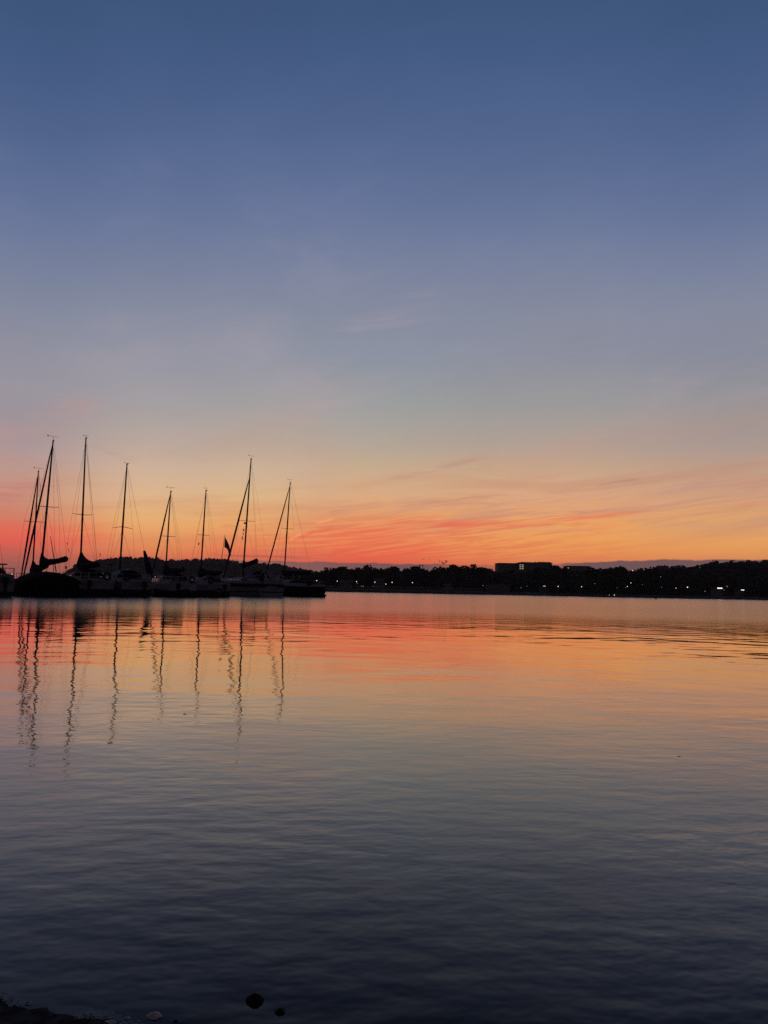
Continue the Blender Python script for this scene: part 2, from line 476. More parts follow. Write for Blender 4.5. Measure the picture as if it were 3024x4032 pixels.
def rock(name, u, v, w, h, d, m, label, seed, cat='stone', lean=0.1, group=None):
    c = Z0(u, v); rg = random.Random(seed); k = MB(); rings = []
    for i in range(9):
        ph = -1.2 + 2.72 * i / 8
        rings.append([(w * math.cos(ph) * math.cos(a) * rg.uniform(.72, 1.2) + (lean * w * i / 8), d * math.cos(ph) * math.sin(a) * rg.uniform(.72, 1.2), h * math.sin(ph) * rg.uniform(.85, 1.12)) for a in [q * 2 * math.pi / 14 for q in range(14)]])
    k.loft(rings)
    o = k.build(name, m, smooth=True); o.location = (c.x, c.y, -0.002)
    return tag(o, label, cat, group)


rock('stone', 1000, 3940, 0.018, 0.014, 0.016, MT['rock'], 'larger black pointed stone poking out of the shallow water', 1)
rock('stone', 1102, 3984, 0.011, 0.008, 0.011, MT['rock'], 'smaller black stone in the shallows right of the pointed one', 2)
rock('pebble', 604, 4002, 0.015, 0.008, 0.012, MT['shell'], 'pale pinkish rounded pebble lying in the shallows', 4, 'pebble')
rock('pebble', 424, 4032, 0.017, 0.006, 0.012, MT['palestone'], 'pale grey pebble at the wet shore edge', 5, 'pebble')


for q, (u_, v_, w_, lb) in enumerate([(210, 4006, .010, 'small dark pebble at the waterline midway along the dark bank'), (300, 4022, .008, 'tiny dark pebble left of the pale grey one at the shore edge'), (500, 4010, .007, 'tiny grey pebble left of the pinkish one in the shallows'), (690, 4022, .006, 'tiny dark pebble right of the pinkish one in the shallows')]):
    rock('pebble', u_, v_, w_, w_ * .7, w_ * .9, MT['rock'] if q != 2 else MT['palestone'], lb, 20 + q, 'pebble')


# small dark specks, shaped as tufts lying on the lake
def tuft(u, v, s, label):
    c = Z0(u, v); rg = random.Random(int(u)); k = MB()
    for i in range(9):
        a = rg.uniform(0, 6.28); r = s * rg.uniform(0.3, 1.0)
        k.tube([(0.1 * s * math.cos(a), 0.1 * s * math.sin(a), 0.0), (r * 0.6 * math.cos(a), r * 0.6 * math.sin(a), s * rg.uniform(.02, .14)), (r * math.cos(a), r * math.sin(a), 0.0)], [s * .06, s * .07, s * .03], 5)
    o = k.build('dark_speck', MT['canvas']); o.location = c
    tag(o, label, 'weed')


tuft(728, 2812, 0.018, 'small dark speck on the water below the mast reflections on the left')
tuft(2672, 2978, 0.013, 'tiny dark speck alone on open water at right')


# ------------------------------------------------------------------ far shore terrain
HORIZ = lambda u: 2328.3 + 0.01929 * (u - 1512)
LEFTHILL = [(140, 0), (230, 18), (270, 44), (290, 62), (312, 76), (345, 84), (385, 91), (430, 103), (480, 107), (545, 105), (600, 106), (650, 101), (700, 95), (740, 98), (800, 102), (850, 105), (905, 101), (955, 88), (1020, 88), (1050, 92), (1090, 86), (1130, 78), (1180, 70), (1220, 62), (1300, 50), (1500, 30), (1700, 0)]   # px above horizon
PLATEAU = [(-600, 0), (250, 0), (700, 3), (1250, 5), (1850, 8), (2000, 17), (2450, 18), (2620, 16), (2850, 20), (3100, 21), (4200, 20)]


def terr(x, y):
    u = 1512 + 2912 * x / y
    z = -1.2 + 2.9 * sstep(423, 434, y) + 1.2 * sstep(440, 500, y)
    z += interp(u, PLATEAU) * sstep(470, 690, y)
    hh = max(0.0, (interp(u, LEFTHILL) - 25) * 1500 / 2912)
    z += hh * sstep(1000, 1500, y) * (1 - 0.8 * sstep(1500, 2000, y))
    return z


tb = MB()
us = list(range(-3600, 6700, 50)); yr = [420, 424, 428, 432, 436, 442, 455, 475, 500, 540, 580, 620, 660, 700, 760, 850, 950, 1050, 1150, 1250, 1350, 1425, 1500, 1600, 1800, 2050]
for yy in yr:
    for u in us:
        xx = (u - 1512) / 2912 * yy; tb.v.append((xx, yy, terr(xx, yy)))
n = len(us)
for j in range(len(yr) - 1):
    for i in range(n - 1):
        a = j * n + i; tb.f.append((a, a + 1, a + 1 + n, a + n))
o = tb.build('far_shore_land', MT['land'], smooth=True); o['kind'] = 'structure'


# ------------------------------------------------------------------ trees
def crown_mesh(seed, shape, nleaf, leaf):
    """leaf clumps through an uneven crown, unit height 1 (0..1), width ~0.6"""
    rg = random.Random(seed); V = []; F = []
    lobes = []
    for i in range(9):
        a = rg.uniform(0, 6.28); h = rg.uniform(0.32, 0.90)
        if shape == 'round': r = 0.27 * math.sqrt(max(0.05, 1 - ((h - 0.58) / 0.42) ** 2))
        elif shape == 'tall': r = 0.15 * (1.1 - abs(h - 0.5))
        elif shape == 'wide': r = 0.36 * math.sqrt(max(0.05, 1 - ((h - 0.55) / 0.5) ** 2)); h = 0.35 + (h - .3) * 0.85
        else: r = 0.24 * (1.15 - h)
        lobes.append((math.cos(a) * r * rg.uniform(.4, 1), math.sin(a) * r * rg.uniform(.4, 1), h, rg.uniform(0.11, 0.19)))
    lobes.append((rg.uniform(-.05, .05), 0, 0.88 if shape != 'wide' else 0.8, 0.12)); lobes.append((0, 0, 0.5, 0.24 if shape != 'tall' else 0.14))
    for i in range(nleaf):
        lx, ly, lz, lr = lobes[i % len(lobes)]
        while True:
            d = Vector((rg.uniform(-1, 1), rg.uniform(-1, 1), rg.uniform(-1, 1)))
            if 0.05 < d.length < 1: break
        d = d.normalized() * (d.length ** 0.45)
        c = Vector((lx, ly, lz)) + d * lr
        c.z = min(c.z, 1.0)
        s = leaf * rg.uniform(.6, 1.4)
        a = Vector((rg.gauss(0, 1), rg.gauss(0, 1), rg.gauss(0, .6))).normalized(); b = a.orthogonal().normalized()
        n = len(V)
        V += [c - a * s, c + b * s * .7, c + a * s, c - b * s * .7]; F.append((n, n + 1, n + 2, n + 3))
    return V, F


PROTO = []
for k, (sh, nl) in enumerate([('round', 620), ('round', 620), ('wide', 700), ('wide', 640), ('tall', 420), ('cone', 480)]):
    V, F = crown_mesh(50 + k, sh, nl, 0.052)
    cm = MB(); cm.v = V; cm.f = F
    tm = MB(); tm.tube([(0, 0, -0.12), (0.01, 0, 0.2), (-0.01, 0.01, 0.5), (0, 0, 0.85)], [0.03, 0.025, 0.015, 0.004], 6)
    for q in range(4):
        a = q * 1.6 + k; tm.tube([(0, 0, 0.25 + .1 * q), (0.12 * math.cos(a), 0.12 * math.sin(a), 0.42 + .1 * q)], [0.012, 0.004], 5)
    r = bpy.data.objects.new('tree', None)
    PROTO.append((r, cm, tm, sh))
TREES = []
_first = {}


def place_tree(k, loc, h, wfac, label, group, far=False):
    r0, cm, tm, sh = PROTO[k]
    key = (k, far)
    if key not in _first:
        r = thing('tree', label, 'tree', loc, 0.0, group)
        cm.build('crown', MT['leaffar' if far else 'leaf'], r); tm.build('trunk', MT['bark'], r)
        _first[key] = r
    else:
        r = dup(_first[key], loc, 0.0, None, label); r['group'] = group
    r.rotation_euler = (0, 0, random.uniform(0, 6.28)); r.scale = (h * wfac, h * wfac, h)
    TREES.append(r)
    return r


SKYLINE = [(1222, 2246), (1250, 2244), (1290, 2242), (1330, 2231), (1365, 2228), (1390, 2232), (1400, 2240), (1430, 2226), (1445, 2222), (1480, 2224), (1505, 2233), (1530, 2228), (1575, 2230), (1590, 2238), (1605, 2227), (1640, 2225), (1655, 2232), (1690, 2236), (1710, 2232), (1725, 2237), (1750, 2233), (1765, 2226), (1790, 2221), (1825, 2222), (1850, 2230), (1870, 2227), (1885, 2231), (1900, 2228), (1935, 2227), (1955, 2237), (1990, 2240), (2060, 2246), (2100, 2238), (2150, 2230), (2180, 2223), (2210, 2223), (2230, 2240), (2280, 2244), (2325, 2240), (2335, 2232), (2350, 2224), (2375, 2232), (2400, 2228), (2420, 2227), (2450, 2228), (2480, 2230), (2493, 2244), (2515, 2230), (2545, 2228), (2560, 2232), (2590, 2226)]
HILLSKY = [(2560, 2234), (2590, 2225), (2625, 2220), (2665, 2218), (2690, 2223), (2720, 2226), (2735, 2214), (2760, 2215), (2800, 2213), (2820, 2204), (2850, 2205), (2880, 2201), (2895, 2208), (2930, 2206), (2960, 2200), (2985, 2203), (3000, 2200), (3024, 2205), (3200, 2200)]

ZONES = [(1240, 1400, 'dark leafy tree in the shore row just right of the moored boats'), (1400, 1660, 'dark leafy tree in the shore skyline beneath or left of the antenna masts'),
         (1660, 1950, 'dark leafy tree in the shore skyline under the flying birds'), (1950, 2240, 'dark tree in front of the long flat roofed building'), (2240, 2345, 'dark tree in front of the low hilltop block'), (2345, 2600, 'dark leafy tree in the skyline between the low block and right hill')]
rt = random.Random(11)
u = 1226.0; i = 0
while u < 2590:
    v = interp(u, SKYLINE)
    D = rt.uniform(452, 500)
    if 1950 < u < 2330: D = rt.uniform(470, 560)
    top = P(u, v + rt.choice([2, 4, 5, 7, 9, 12]), D); g = terr(top.x, top.y)
    h = max(4.0, top.z - g)
    lab = next((l for a, b, l in ZONES if a <= u < b), 'dark leafy tree at the end of the shore row beside the stern boat')
    place_tree(rt.choice([0, 0, 1, 1, 2, 3, 5, 4] if h < 13 else [0, 1, 2, 3]), (top.x, top.y, g), h, rt.uniform(0.85, 1.15), lab, 'trees along the far shore skyline')
    u += rt.uniform(15, 26)
u = 2560.0
while u < 3130:
    v = interp(u, HILLSKY); D = rt.uniform(640, 720)
    top = P(u, v + rt.choice([3, 4, 6, 8, 11, 14]), D); g = terr(top.x, top.y)
    h = max(5.0, top.z - g)
    place_tree(rt.choice([0, 1, 2, 3, 0, 1]), (top.x, top.y, g), h, rt.uniform(1.0, 1.35), 'dark leafy tree on the crest of the right hand hill', 'trees on the right hill crest')
    u += rt.uniform(14, 24)
# spindly special trees
for (u_, v_, lab, k) in [(1287, 2235, 'thin bare topped tree rising above its neighbours near the last boat', 4), (1728, 2230, 'small windswept tree standing alone left of the big round clump', 3), (1862, 2222, 'thin spiky tree just right of the big round clump', 4)]:
    top = P(u_, v_, 465); g = terr(top.x, top.y); place_tree(k, (top.x, top.y, g), top.z - g, 0.7, lab, None)


def forest(name, spots, m, nleaf, leaf, kindlab):
    """a wood too dense to count: one mesh of leaf clumps"""
    Vs = []; Fs = []; n = 0
    base = [crown_mesh(200 + q, ['round', 'wide', 'round', 'cone'][q % 4], nleaf, leaf) for q in range(6)]
    base = [(np.array([tuple(p) for p in V]), np.array(F)) for V, F in base]
    rg = random.Random(5)
    for (x, y, z, h, w) in spots:
        V, F = base[rg.randrange(6)]; a = rg.uniform(0, 6.28)
        c, s = math.cos(a), math.sin(a)
        q = np.stack([(V[:, 0] * c - V[:, 1] * s) * h * w + x, (V[:, 0] * s + V[:, 1] * c) * h * w + y, V[:, 2] * h * 1.15 - h * .15 + z], 1)
        Vs.append(q); Fs.append(F + n); n += len(V)
    Vs = np.concatenate(Vs); Fs = np.concatenate(Fs)
    me = bpy.data.meshes.new(name)
    me.vertices.add(len(Vs)); me.vertices.foreach_set('co', Vs.ravel())
    me.loops.add(Fs.size); me.loops.foreach_set('vertex_index', Fs.ravel())
    me.polygons.add(len(Fs)); me.polygons.foreach_set('loop_start', np.arange(0, Fs.size, 4))
    me.update(calc_edges=True); me.materials.append(m)
    o = bpy.data.objects.new(name, me); COL.objects.link(o)
    return tag(o, kindlab, 'woodland', None, 'stuff')


rf = random.Random(21)
sp = []
for _ in range(1100):      # wood on the left hill
    u = rf.uniform(235, 1500); y = rf.uniform(1180, 1530); x = (u - 1512) / 2912 * y
    z = terr(x, y); h = rf.uniform(9, 14)
    if z > 6: sp.append((x, y, z, h, rf.uniform(1.0, 1.5)))
for q in range(170):
    u = 262 + q * 7.4; y = rf.uniform(1480, 1515); x = (u - 1512) / 2912 * y
    z = terr(x, y); sp.append((x, y, z, rf.uniform(7.5, 10), rf.uniform(1.2, 1.7)))
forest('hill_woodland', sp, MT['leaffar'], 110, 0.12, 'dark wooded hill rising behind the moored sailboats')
sp = []
for _ in range(900):
    u = rf.uniform(1130, 3300); y = rf.uniform(446, 540); x = (u - 1512) / 2912 * y
    vtop = interp(u, SKYLINE) if u < 2590 else 2240
    z = terr(x, y); mx = P(u, vtop + 16, y).z - z
    h = min(mx, rf.uniform(6, 14))
    if h > 3: sp.append((x, y, z, h, rf.uniform(0.9, 1.5)))
for _ in range(800):
    u = rf.uniform(1850, 3350); y = rf.uniform(520, 705); x = (u - 1512) / 2912 * y
    vtop = interp(u, [(1850, 2236), (1960, 2246), (2320, 2246), (2490, 2250), (2560, 2238), (2700, 2229), (2800, 2218), (2860, 2210), (2960, 2208), (3400, 2208)])
    z = terr(x, y); mx = P(u, vtop + 7, y).z - z
    h = min(mx, rf.uniform(8, 16))
    if h > 3: sp.append((x, y, z, h, rf.uniform(1.0, 1.5)))
forest('shore_woodland', sp, MT['leaf'], 150, 0.075, 'dark mass of trees and bushes behind the far waterfront')


# ------------------------------------------------------------------ far shore lamps, buildings, antennas
def lamp_post(u, v, D, label, m='lamp', r=0.33, group=None):
    r *= .74; top = P(u, v, D); g = terr(top.x, top.y)
    t = thing('street_lamp', label, 'street lamp', (top.x, top.y, g), 0, group)
    h = top.z - g
    MB().tube([(0, 0, -0.2), (0, 0, h * .5), (0, 0, h - r * .7)], [0.09, 0.07, 0.05], 6).build('pole', MT['mast'], t)
    MB().tube([(0, 0, h + r * .8), (0, 0, h + r * 1.15)], [r * .9, r * .2], 8).build('lamp_cap', MT['mast'], t)
    MB().ball((0, 0, h), r).build('lamp_globe', MT[m], t, True)
    return t


G1 = 'street lamps along the promenade'
LAMPS = [(47, 2261, 'lamp glowing at far left in front of the pink sky', .42), (283, 2267, 'lamp glowing beside the black boat cover', .34), (397, 2268, 'lamp glowing left of the grey sprayhood', .36), (611, 2271, 'faint lamp under the leaning furled sail', .2), (713, 2275, 'lamp glowing under the third boom from the right', .34), (809, 2278, 'lamp glowing under the boom with the ensign', .32), (1247, 2286, 'lamp glowing above the stern of the rightmost boat', .33),
         (1328, 2288, 'first street lamp on the open shore right of the boats', .33), (1404, 2290, 'second street lamp right of the boats, above a pair of dim lights', .33), (1476, 2292, 'third street lamp right of the boats', .33), (1544, 2293, 'street lamp just right of the lower bright lamp', .36), (1624, 2294, 'last street lamp of the row, standing apart at its right end', .33)]
for (u_, v_, l_, r_) in LAMPS: lamp_post(u_, v_, 436, l_, 'lamp', r_, G1)
G2 = 'scattered lights on the far shore'
SMALL = [(1519, 2300, 'lower bright lamp standing between two taller street lamps', 'lamp', .32), (1407, 2298, 'dim light directly under the second shore lamp', 'lampdim', .2), (1423, 2309, 'left of two dim lights close together on the waterfront', 'lampdim', .26), (1430, 2308, 'right of two dim lights close together on the waterfront', 'lampdim', .27),
         (1470, 2308, 'very faint low light below the third shore lamp', 'lampdim', .14), (1902, 2305, 'faint lone light in the dark stretch left of the long building', 'lampdim', .24), (2052, 2314, 'faint light at the waterside below the lit windows', 'lampdim', .24), (2075, 2308, 'very faint light right of the waterside light below the windows', 'lampdim', .15), (2198, 2309, 'bright lamp on the waterfront right of a lit canopy', 'lamp', .33), (2290, 2310, 'bright lone lamp below the low hilltop block', 'lamp', .33), (2342, 2298, 'faint higher light between two waterfront lamps', 'lampdim', .22),
         (2399, 2343, 'dimmer of two lights at the water edge', 'lampdim', .26), (2419, 2343, 'brighter of two lights at the water edge', 'lamp', .30), (2430, 2314, 'very faint light above the pair at the water edge', 'lampdim', .16), (2470, 2309, 'lamp low in a small cluster below the gap in the trees', 'lamp', .28), (2463, 2313, 'dim light tucked under a cluster lamp', 'lampdim', .18), (2484, 2295, 'topmost lamp of the small cluster', 'lamp', .28), (2529, 2302, 'faint light right of the small cluster', 'lampdim', .2),
         (2605, 2313, 'faint greenish light left of a white lamp', 'lampdim', .18), (2662, 2316, 'white lamp left of the yellow one', 'lamp', .26), (2707, 2312, 'yellow street lamp on the right shore', 'yellow', .42), (2776, 2328, 'low dim light left of the long lit canopy', 'lampdim', .27), (2850, 2323, 'dim light below the long lit canopy', 'lampdim', .22), (2601, 2270, 'faint light halfway up the right slope', 'lampdim', .22)]
for (u_, v_, l_, m_, r_) in SMALL: lamp_post(u_, v_, 429 if v_ > 2335 else 438, l_, m_, r_, G2)
for (u_, v_, l_, m_, r_, D_) in [(2491, 2246, 'lamp shining in the gap of the tree skyline', 'lamp', .42, 600), (2756, 2237, 'bright lamp high on the right hill', 'lamp', .5, 600), (2851, 2232, 'faint light high on the right hill right of the bright one', 'lampdim', .34, 600)]:
    lamp_post(u_, v_, D_, l_, m_, r_, G2)


def house(u, v, w, hgt, dep, D, label, roofh=1.6, wins=(), lit=(), name='house', cat='house', flat=False, rz=0.0):
    """front wall facing the lake; (u,v) = ground centre pixel; windows as (x, z, w, h)"""
    c = P(u, v, D)
    t = thing(name, label, cat, (c.x, c.y, c.z), rz)
    MB().box(-w / 2, w / 2, 0, dep, -3.0, hgt).build('wall', MT['wall'], t)
    if flat:
        MB().box(-w / 2 - .3, w / 2 + .3, -.3, dep + .3, hgt + .003, hgt + .45).build('roof', MT['roof'], t)
    else:
        k = MB(); rings = []
        for xx in (-w / 2 - .4, w / 2 + .4):
            rings.append([(xx, -.5, hgt + .003), (xx, dep + .5, hgt + .003), (xx, dep / 2, hgt + roofh)])
        k.loft(rings); rf_ = k.build('roof', MT['roof'], t)
        MB().box(w * .2, w * .2 + .6, dep / 2 - .3, dep / 2 + .3, hgt + roofh * .5, hgt + roofh + .9).build('chimney', MT['wall'], rf_)
    for (x, z, ww, hh) in wins:
        fr = MB().box(x - ww / 2 - .1, x + ww / 2 + .1, -.06, .02, z - hh / 2 - .1, z + hh / 2 + .1).build('window', MT['concrete'], t)
        MB().box(x - ww / 2, x + ww / 2, -.09, -.063, z - hh / 2, z + hh / 2).build('pane', MT['winglow'] if (x, z, ww, hh) in lit else MT['glass'], fr)
    return t


def pxz(v1, v2, D): return (v2 - v1) * D / 2912


# long flat roofed building on the hill, with its raised roof
D = 760
c = P(2067, 2252, D)
bt = thing('long_building', 'long flat roofed building on the hill with lit stairwell windows', 'building', (c.x, c.y, c.z))
s = D / 2912


def bx(u, v): return ((u - 2067) * s, (2252 - v + (u - 2067) * 0.0193) * s)


x0, z0_ = bx(1962, 2219); x1, z1_ = bx(2036, 2220); x2, z2_ = bx(2172, 2217)
MB().box(x0, x1, 0, 22, -14, z0_).build('wall', MT['wall'], bt)
MB().box(x1 + .01, x2, -2, 20, -14, z1_ + .8).build('wall', MT['wall'], bt)
rf1 = MB().box(x0 - .5, x1 - .02, -.6, 22.5, z0_ + .003, z0_ + .7).build('roof', MT['roof'], bt)
k = MB(); zz = z1_ + .803
k.loft([[(x1 + .01, y, zz), (x2 + .4, y, zz), (x2 + .4, y, zz + .7), (x1 + 4.2, y, zz + 1.1), (x1 + 1.5, y, zz + .6)] for y in (-2.6, 20.6)])
rf2 = k.build('roof', MT['roof'], bt)
xa, _ = bx(2122, 0); MB().box(xa, x2 - .2, 2, 12, zz + .9, zz + 1.7).build('penthouse', MT['roof'], rf2)
xa, _ = bx(2108, 0); MB().box(xa, xa + .9, 3, 4, zz + .8, zz + 2.0).build('chimney', MT['wall'], rf2)
for v_ in (2224.5, 2231.5, 2239):
    for (ua, ub) in ((2044.5, 2050), (2053, 2060)):
        xa, za = bx(ua, v_ + 2.4); xb, zb = bx(ub, v_ - 1.6)
        w_ = MB().box(xa - .15, xb + .15, -2.08, -1.98, za - .15, zb + .15).build('window', MT['concrete'], bt)
        MB().box(xa, xb, -2.12, -2.083, za, zb).build('pane', MT['winglow'], w_)
for q in range(6):
    xa = x0 + 1.2 + q * (x1 - x0 - 2) / 6
    w_ = MB().box(xa, xa + 1.8, -.08, .02, z0_ - 3.2, z0_ - 1.6).build('window', MT['concrete'], bt)
    MB().box(xa + .15, xa + 1.65, -.12, -.083, z0_ - 3.05, z0_ - 1.75).build('pane', MT['glass'], w_)
# lower block to its right
h_ = pxz(2228, 2250, 720)
w_ = 92 * 720 / 2912
house(2279, 2250, w_, h_ - .5, 14, 720, 'low flat roofed block on the hill right of the long building', wins=[(-w_ / 2 + 1.2, h_ - 2.2, 1.0, 1.2)] + [(-w_ / 2 + 4.2 + 3.2 * q, h_ - 2.2, 1.6, 1.2) for q in range(5)], lit=[(-w_ / 2 + 1.2, h_ - 2.2, 1.0, 1.2)], name='low_block', cat='building', flat=True)
# hillside houses
house(2615, 2254, 8, 4.2, 7, 610, 'pale gabled house among trees on the right slope', wins=[(-2, 2.2, 1, 1.2), (1.5, 2.2, 1, 1.2)])
house(2668, 2255, 7, 4.0, 7, 612, 'smaller gabled house right of the pale one on the slope', wins=[(-1.5, 2, 1, 1.1), (1.5, 2, 1, 1.1)])
# waterfront houses and sheds
house(1362, 2322, 6.5, 4.2, 7, 437, 'gabled boathouse on the waterfront nearest the boats', wins=[(-1.6, 2.2, 1, 1.2), (1.6, 2.2, 1, 1.2)], name='boathouse', cat='boathouse')
house(1492, 2318, 6.0, 4.6, 7, 441, 'gabled waterfront house right of the third shore lamp', wins=[(-1.4, 2.4, 1, 1.2), (1.4, 2.4, 1, 1.2)])
house(1765, 2326, 4.5, 2.8, 5, 437, 'small pale hut alone on the dark waterfront', wins=[(0, 1.5, .9, .9)], name='hut', cat='hut', roofh=1.1)
house(1960, 2322, 14, 3.0, 6, 440, 'long low shed on the waterfront below the long building', wins=[(-5, 1.7, 1.2, 1), (-2, 1.7, 1.2, 1), (1, 1.7, 1.2, 1), (4, 1.7, 1.2, 1)], name='shed', cat='shed', flat=True)


def canopy(u, v, wpx, D, label, strip, hpx=5):
    """open fronted waterfront pavilion with a lit strip under its roof"""
    c = P(u, v, D); g = terr(c.x, c.y); w = wpx * D / 2912; hh = hpx * D / 2912
    t = thing('lit_pavilion', label, 'pavilion', (c.x, c.y, g)); z = c.z - g
    MB().box(-w / 2 - 2, w / 2 + 2, 0.0, 5, z + hh / 2 + .05, z + hh / 2 + .4).build('roof', MT['roof'], t)
    for xx in (-w / 2 - 1.6, w / 2 + 1.4): MB().box(xx, xx + .2, .3, .5, -.5, z + hh / 2 + .047).build('post', MT['mast'], t)
    MB().box(-w / 2 - 1.9, w / 2 + 1.9, 4.6, 4.8, -.5, z + hh / 2 + .047).build('wall', MT['wall'], t)
    MB().box(-w / 2, w / 2, 0.1, 0.35, z - hh / 2, z + hh / 2).build('light_strip', MT[strip], t)


canopy(2835, 2316, 19, 440, 'pavilion with a long bright white light strip on the right shore', 'whiteglow', 4)
canopy(2860, 2309, 11, 452, 'pavilion with a short dimmer light above and right of the brightest strip', 'lampdim', 3)
canopy(2925, 2323, 11, 440, 'rightmost lit pavilion near the right edge', 'whiteglow', 3)
canopy(2144, 2308, 9, 440, 'small pavilion with a dim light strip left of a bright lamp', 'lampdim', 3)


def antenna(u, label):
    D = 900; c = P(u, 2236, D); h = 17 * D / 2912
    t = thing('antenna_mast', label, 'antenna', (c.x, c.y, c.z), 0, 'pair of antenna masts')
    MB().tube([(0, 0, -12), (0, 0, h * .55), (0, 0, h)], [.5, .35, .12], 6).build('pole', MT['mast'], t)
    MB().box(-1.5, 1.5, -.2, .2, h * .55, h * .68).build('crossarm', MT['mast'], t)
    MB().box(-.5, .5, -.5, .5, h * .30, h * .42).build('antenna_panel', MT['mast'], t)


antenna(1654, 'left one of two small antenna masts above the trees'); antenna(1664.5, 'right one of two small antenna masts above the trees')
# waterfront wall and railing
A_, B_ = P(1180, 2328, 430), P(1900, 2338, 430)
k = MB(); k.box(A_.x, B_.x, 430, 430.6, -0.6, 2.3)
tag(k.build('quay_wall', MT['concrete']), 'low quay wall along the water under the shore lamps', 'quay wall')
t = thing('quay_railing', 'thin railing on top of the quay wall', 'railing', (0, 0, 2.3))
MB().box(A_.x, B_.x, 430.25, 430.32, .95, 1.05).build('handrail', MT['steel'], t)
k = MB()
for q in range(44):
    xx = A_.x + (B_.x - A_.x) * q / 43; k.box(xx - .03, xx + .03, 430.25, 430.31, 0, .947)
k.build('railing_posts', MT['steel'], t)

# ------------------------------------------------------------------ birds
rb = random.Random(9)


def bird(u, v, span_px, flap, tilt, label, D=250):
    c = P(u, v, D); s = span_px * 1.5 * D / 2912 / 2
    V = []; F = []
    st = [(-.62, .02), (-.5, .10), (-.2, .17), (.15, .17), (.38, .09), (.5, .075), (.62, .06), (.74, .01)]   # body along x (flight direction)
    k = MB(); rings = []
    for (x, r) in st:
        zc = 0.05 if x > .4 else 0.0
        rings.append([(x * s * .8, r * s * math.cos(a) * .8, zc * s + r * s * math.sin(a) * .8) for a in [q * math.pi / 3 for q in range(6)]])
    k.loft(rings)
    for sg in (-1, 1):
        w = []
        for (q, ch, up) in ((0.05, .34, 0.0), (.4, .30, flap * .55), (.75, .20, flap * .75), (1.0, .03, flap * .72)):
            y = sg * q * s * math.cos(abs(flap) * .5)
            w.append([(ch * s * .6 - q * .12 * s, y, up * s + .05 * s), (ch * s * .6 - q * .12 * s, y, up * s + .02 * s), (-ch * s * .6 - q * .12 * s, y, up * s + .02 * s), (-ch * s * .6 - q * .12 * s, y, up * s + .04 * s)])
        k.loft(w)
    o = k.build('bird', MT['bird'], smooth=False); o.location = c
    o.rotation_euler = (rb.uniform(-.2, .2), 0, tilt)
    return tag(o, label, 'bird', 'birds flying low over the shore')


bird(1667, 2203, 9, .5, -1.1, 'leftmost bird of the flock above the antenna masts')
bird(1691, 2205, 9, .35, -1.3, 'second bird from the left, wings level, flying alone')
bird(1731, 2211, 11, .95, -1.2, 'bird with wings raised in a V left of the tight cluster')
bird(1741, 2214, 13, .25, -.5, 'left bird of the tight cluster, wings spread')
bird(1748, 2217, 12, -.3, -.6, 'middle bird of the tight cluster, wings down')
bird(1757, 2212, 13, .8, -.9, 'top right bird of the tight cluster, wings up')
bird(1756, 2216, 11, .2, -.4, 'right bird of the tight cluster under the wing of the top one')
bird(1745, 2221, 11, .3, -.5, 'lowest bird of the tight cluster')

# ------------------------------------------------------------------ boats
HEAD = math.radians(36)
TH = math.pi / 2 + HEAD
Fd = Vector((math.cos(TH), math.sin(TH), 0)); Pd = Vector((-math.sin(TH), math.cos(TH), 0))
GB = 'sailboats moored in a row'


class Boat:
    def __init__(s, u, D, label, name='sailboat', cat='sailboat'):
        d = ray(u, 2260); s.o = Vector((d.x * D / d.y, D, 0)); s.D = D; s.u = u
        s.root = thing(name, label, cat, s.o, TH, GB)

    def L(s, w):
        q = w - s.o; return Vector((q.dot(Fd), q.dot(Pd), q.z))

    def px(s, u, v, dD=0.0): return s.L(P(u, v, s.D + dD))

    def fwd_for(s, u, z):
        """distance along the centre line (local x) at which the image column is u"""
        best = None
        for i in range(-1200, 1200):
            x = i * .01; w = s.o + Fd * x + Vector((0, 0, z)); q = w - CAM
            uu = CX + FPX * q.dot(RT) / q.dot(FW)
            if best is None or abs(uu - u) < best[0]: best = (abs(uu - u), x)
        return best[1]


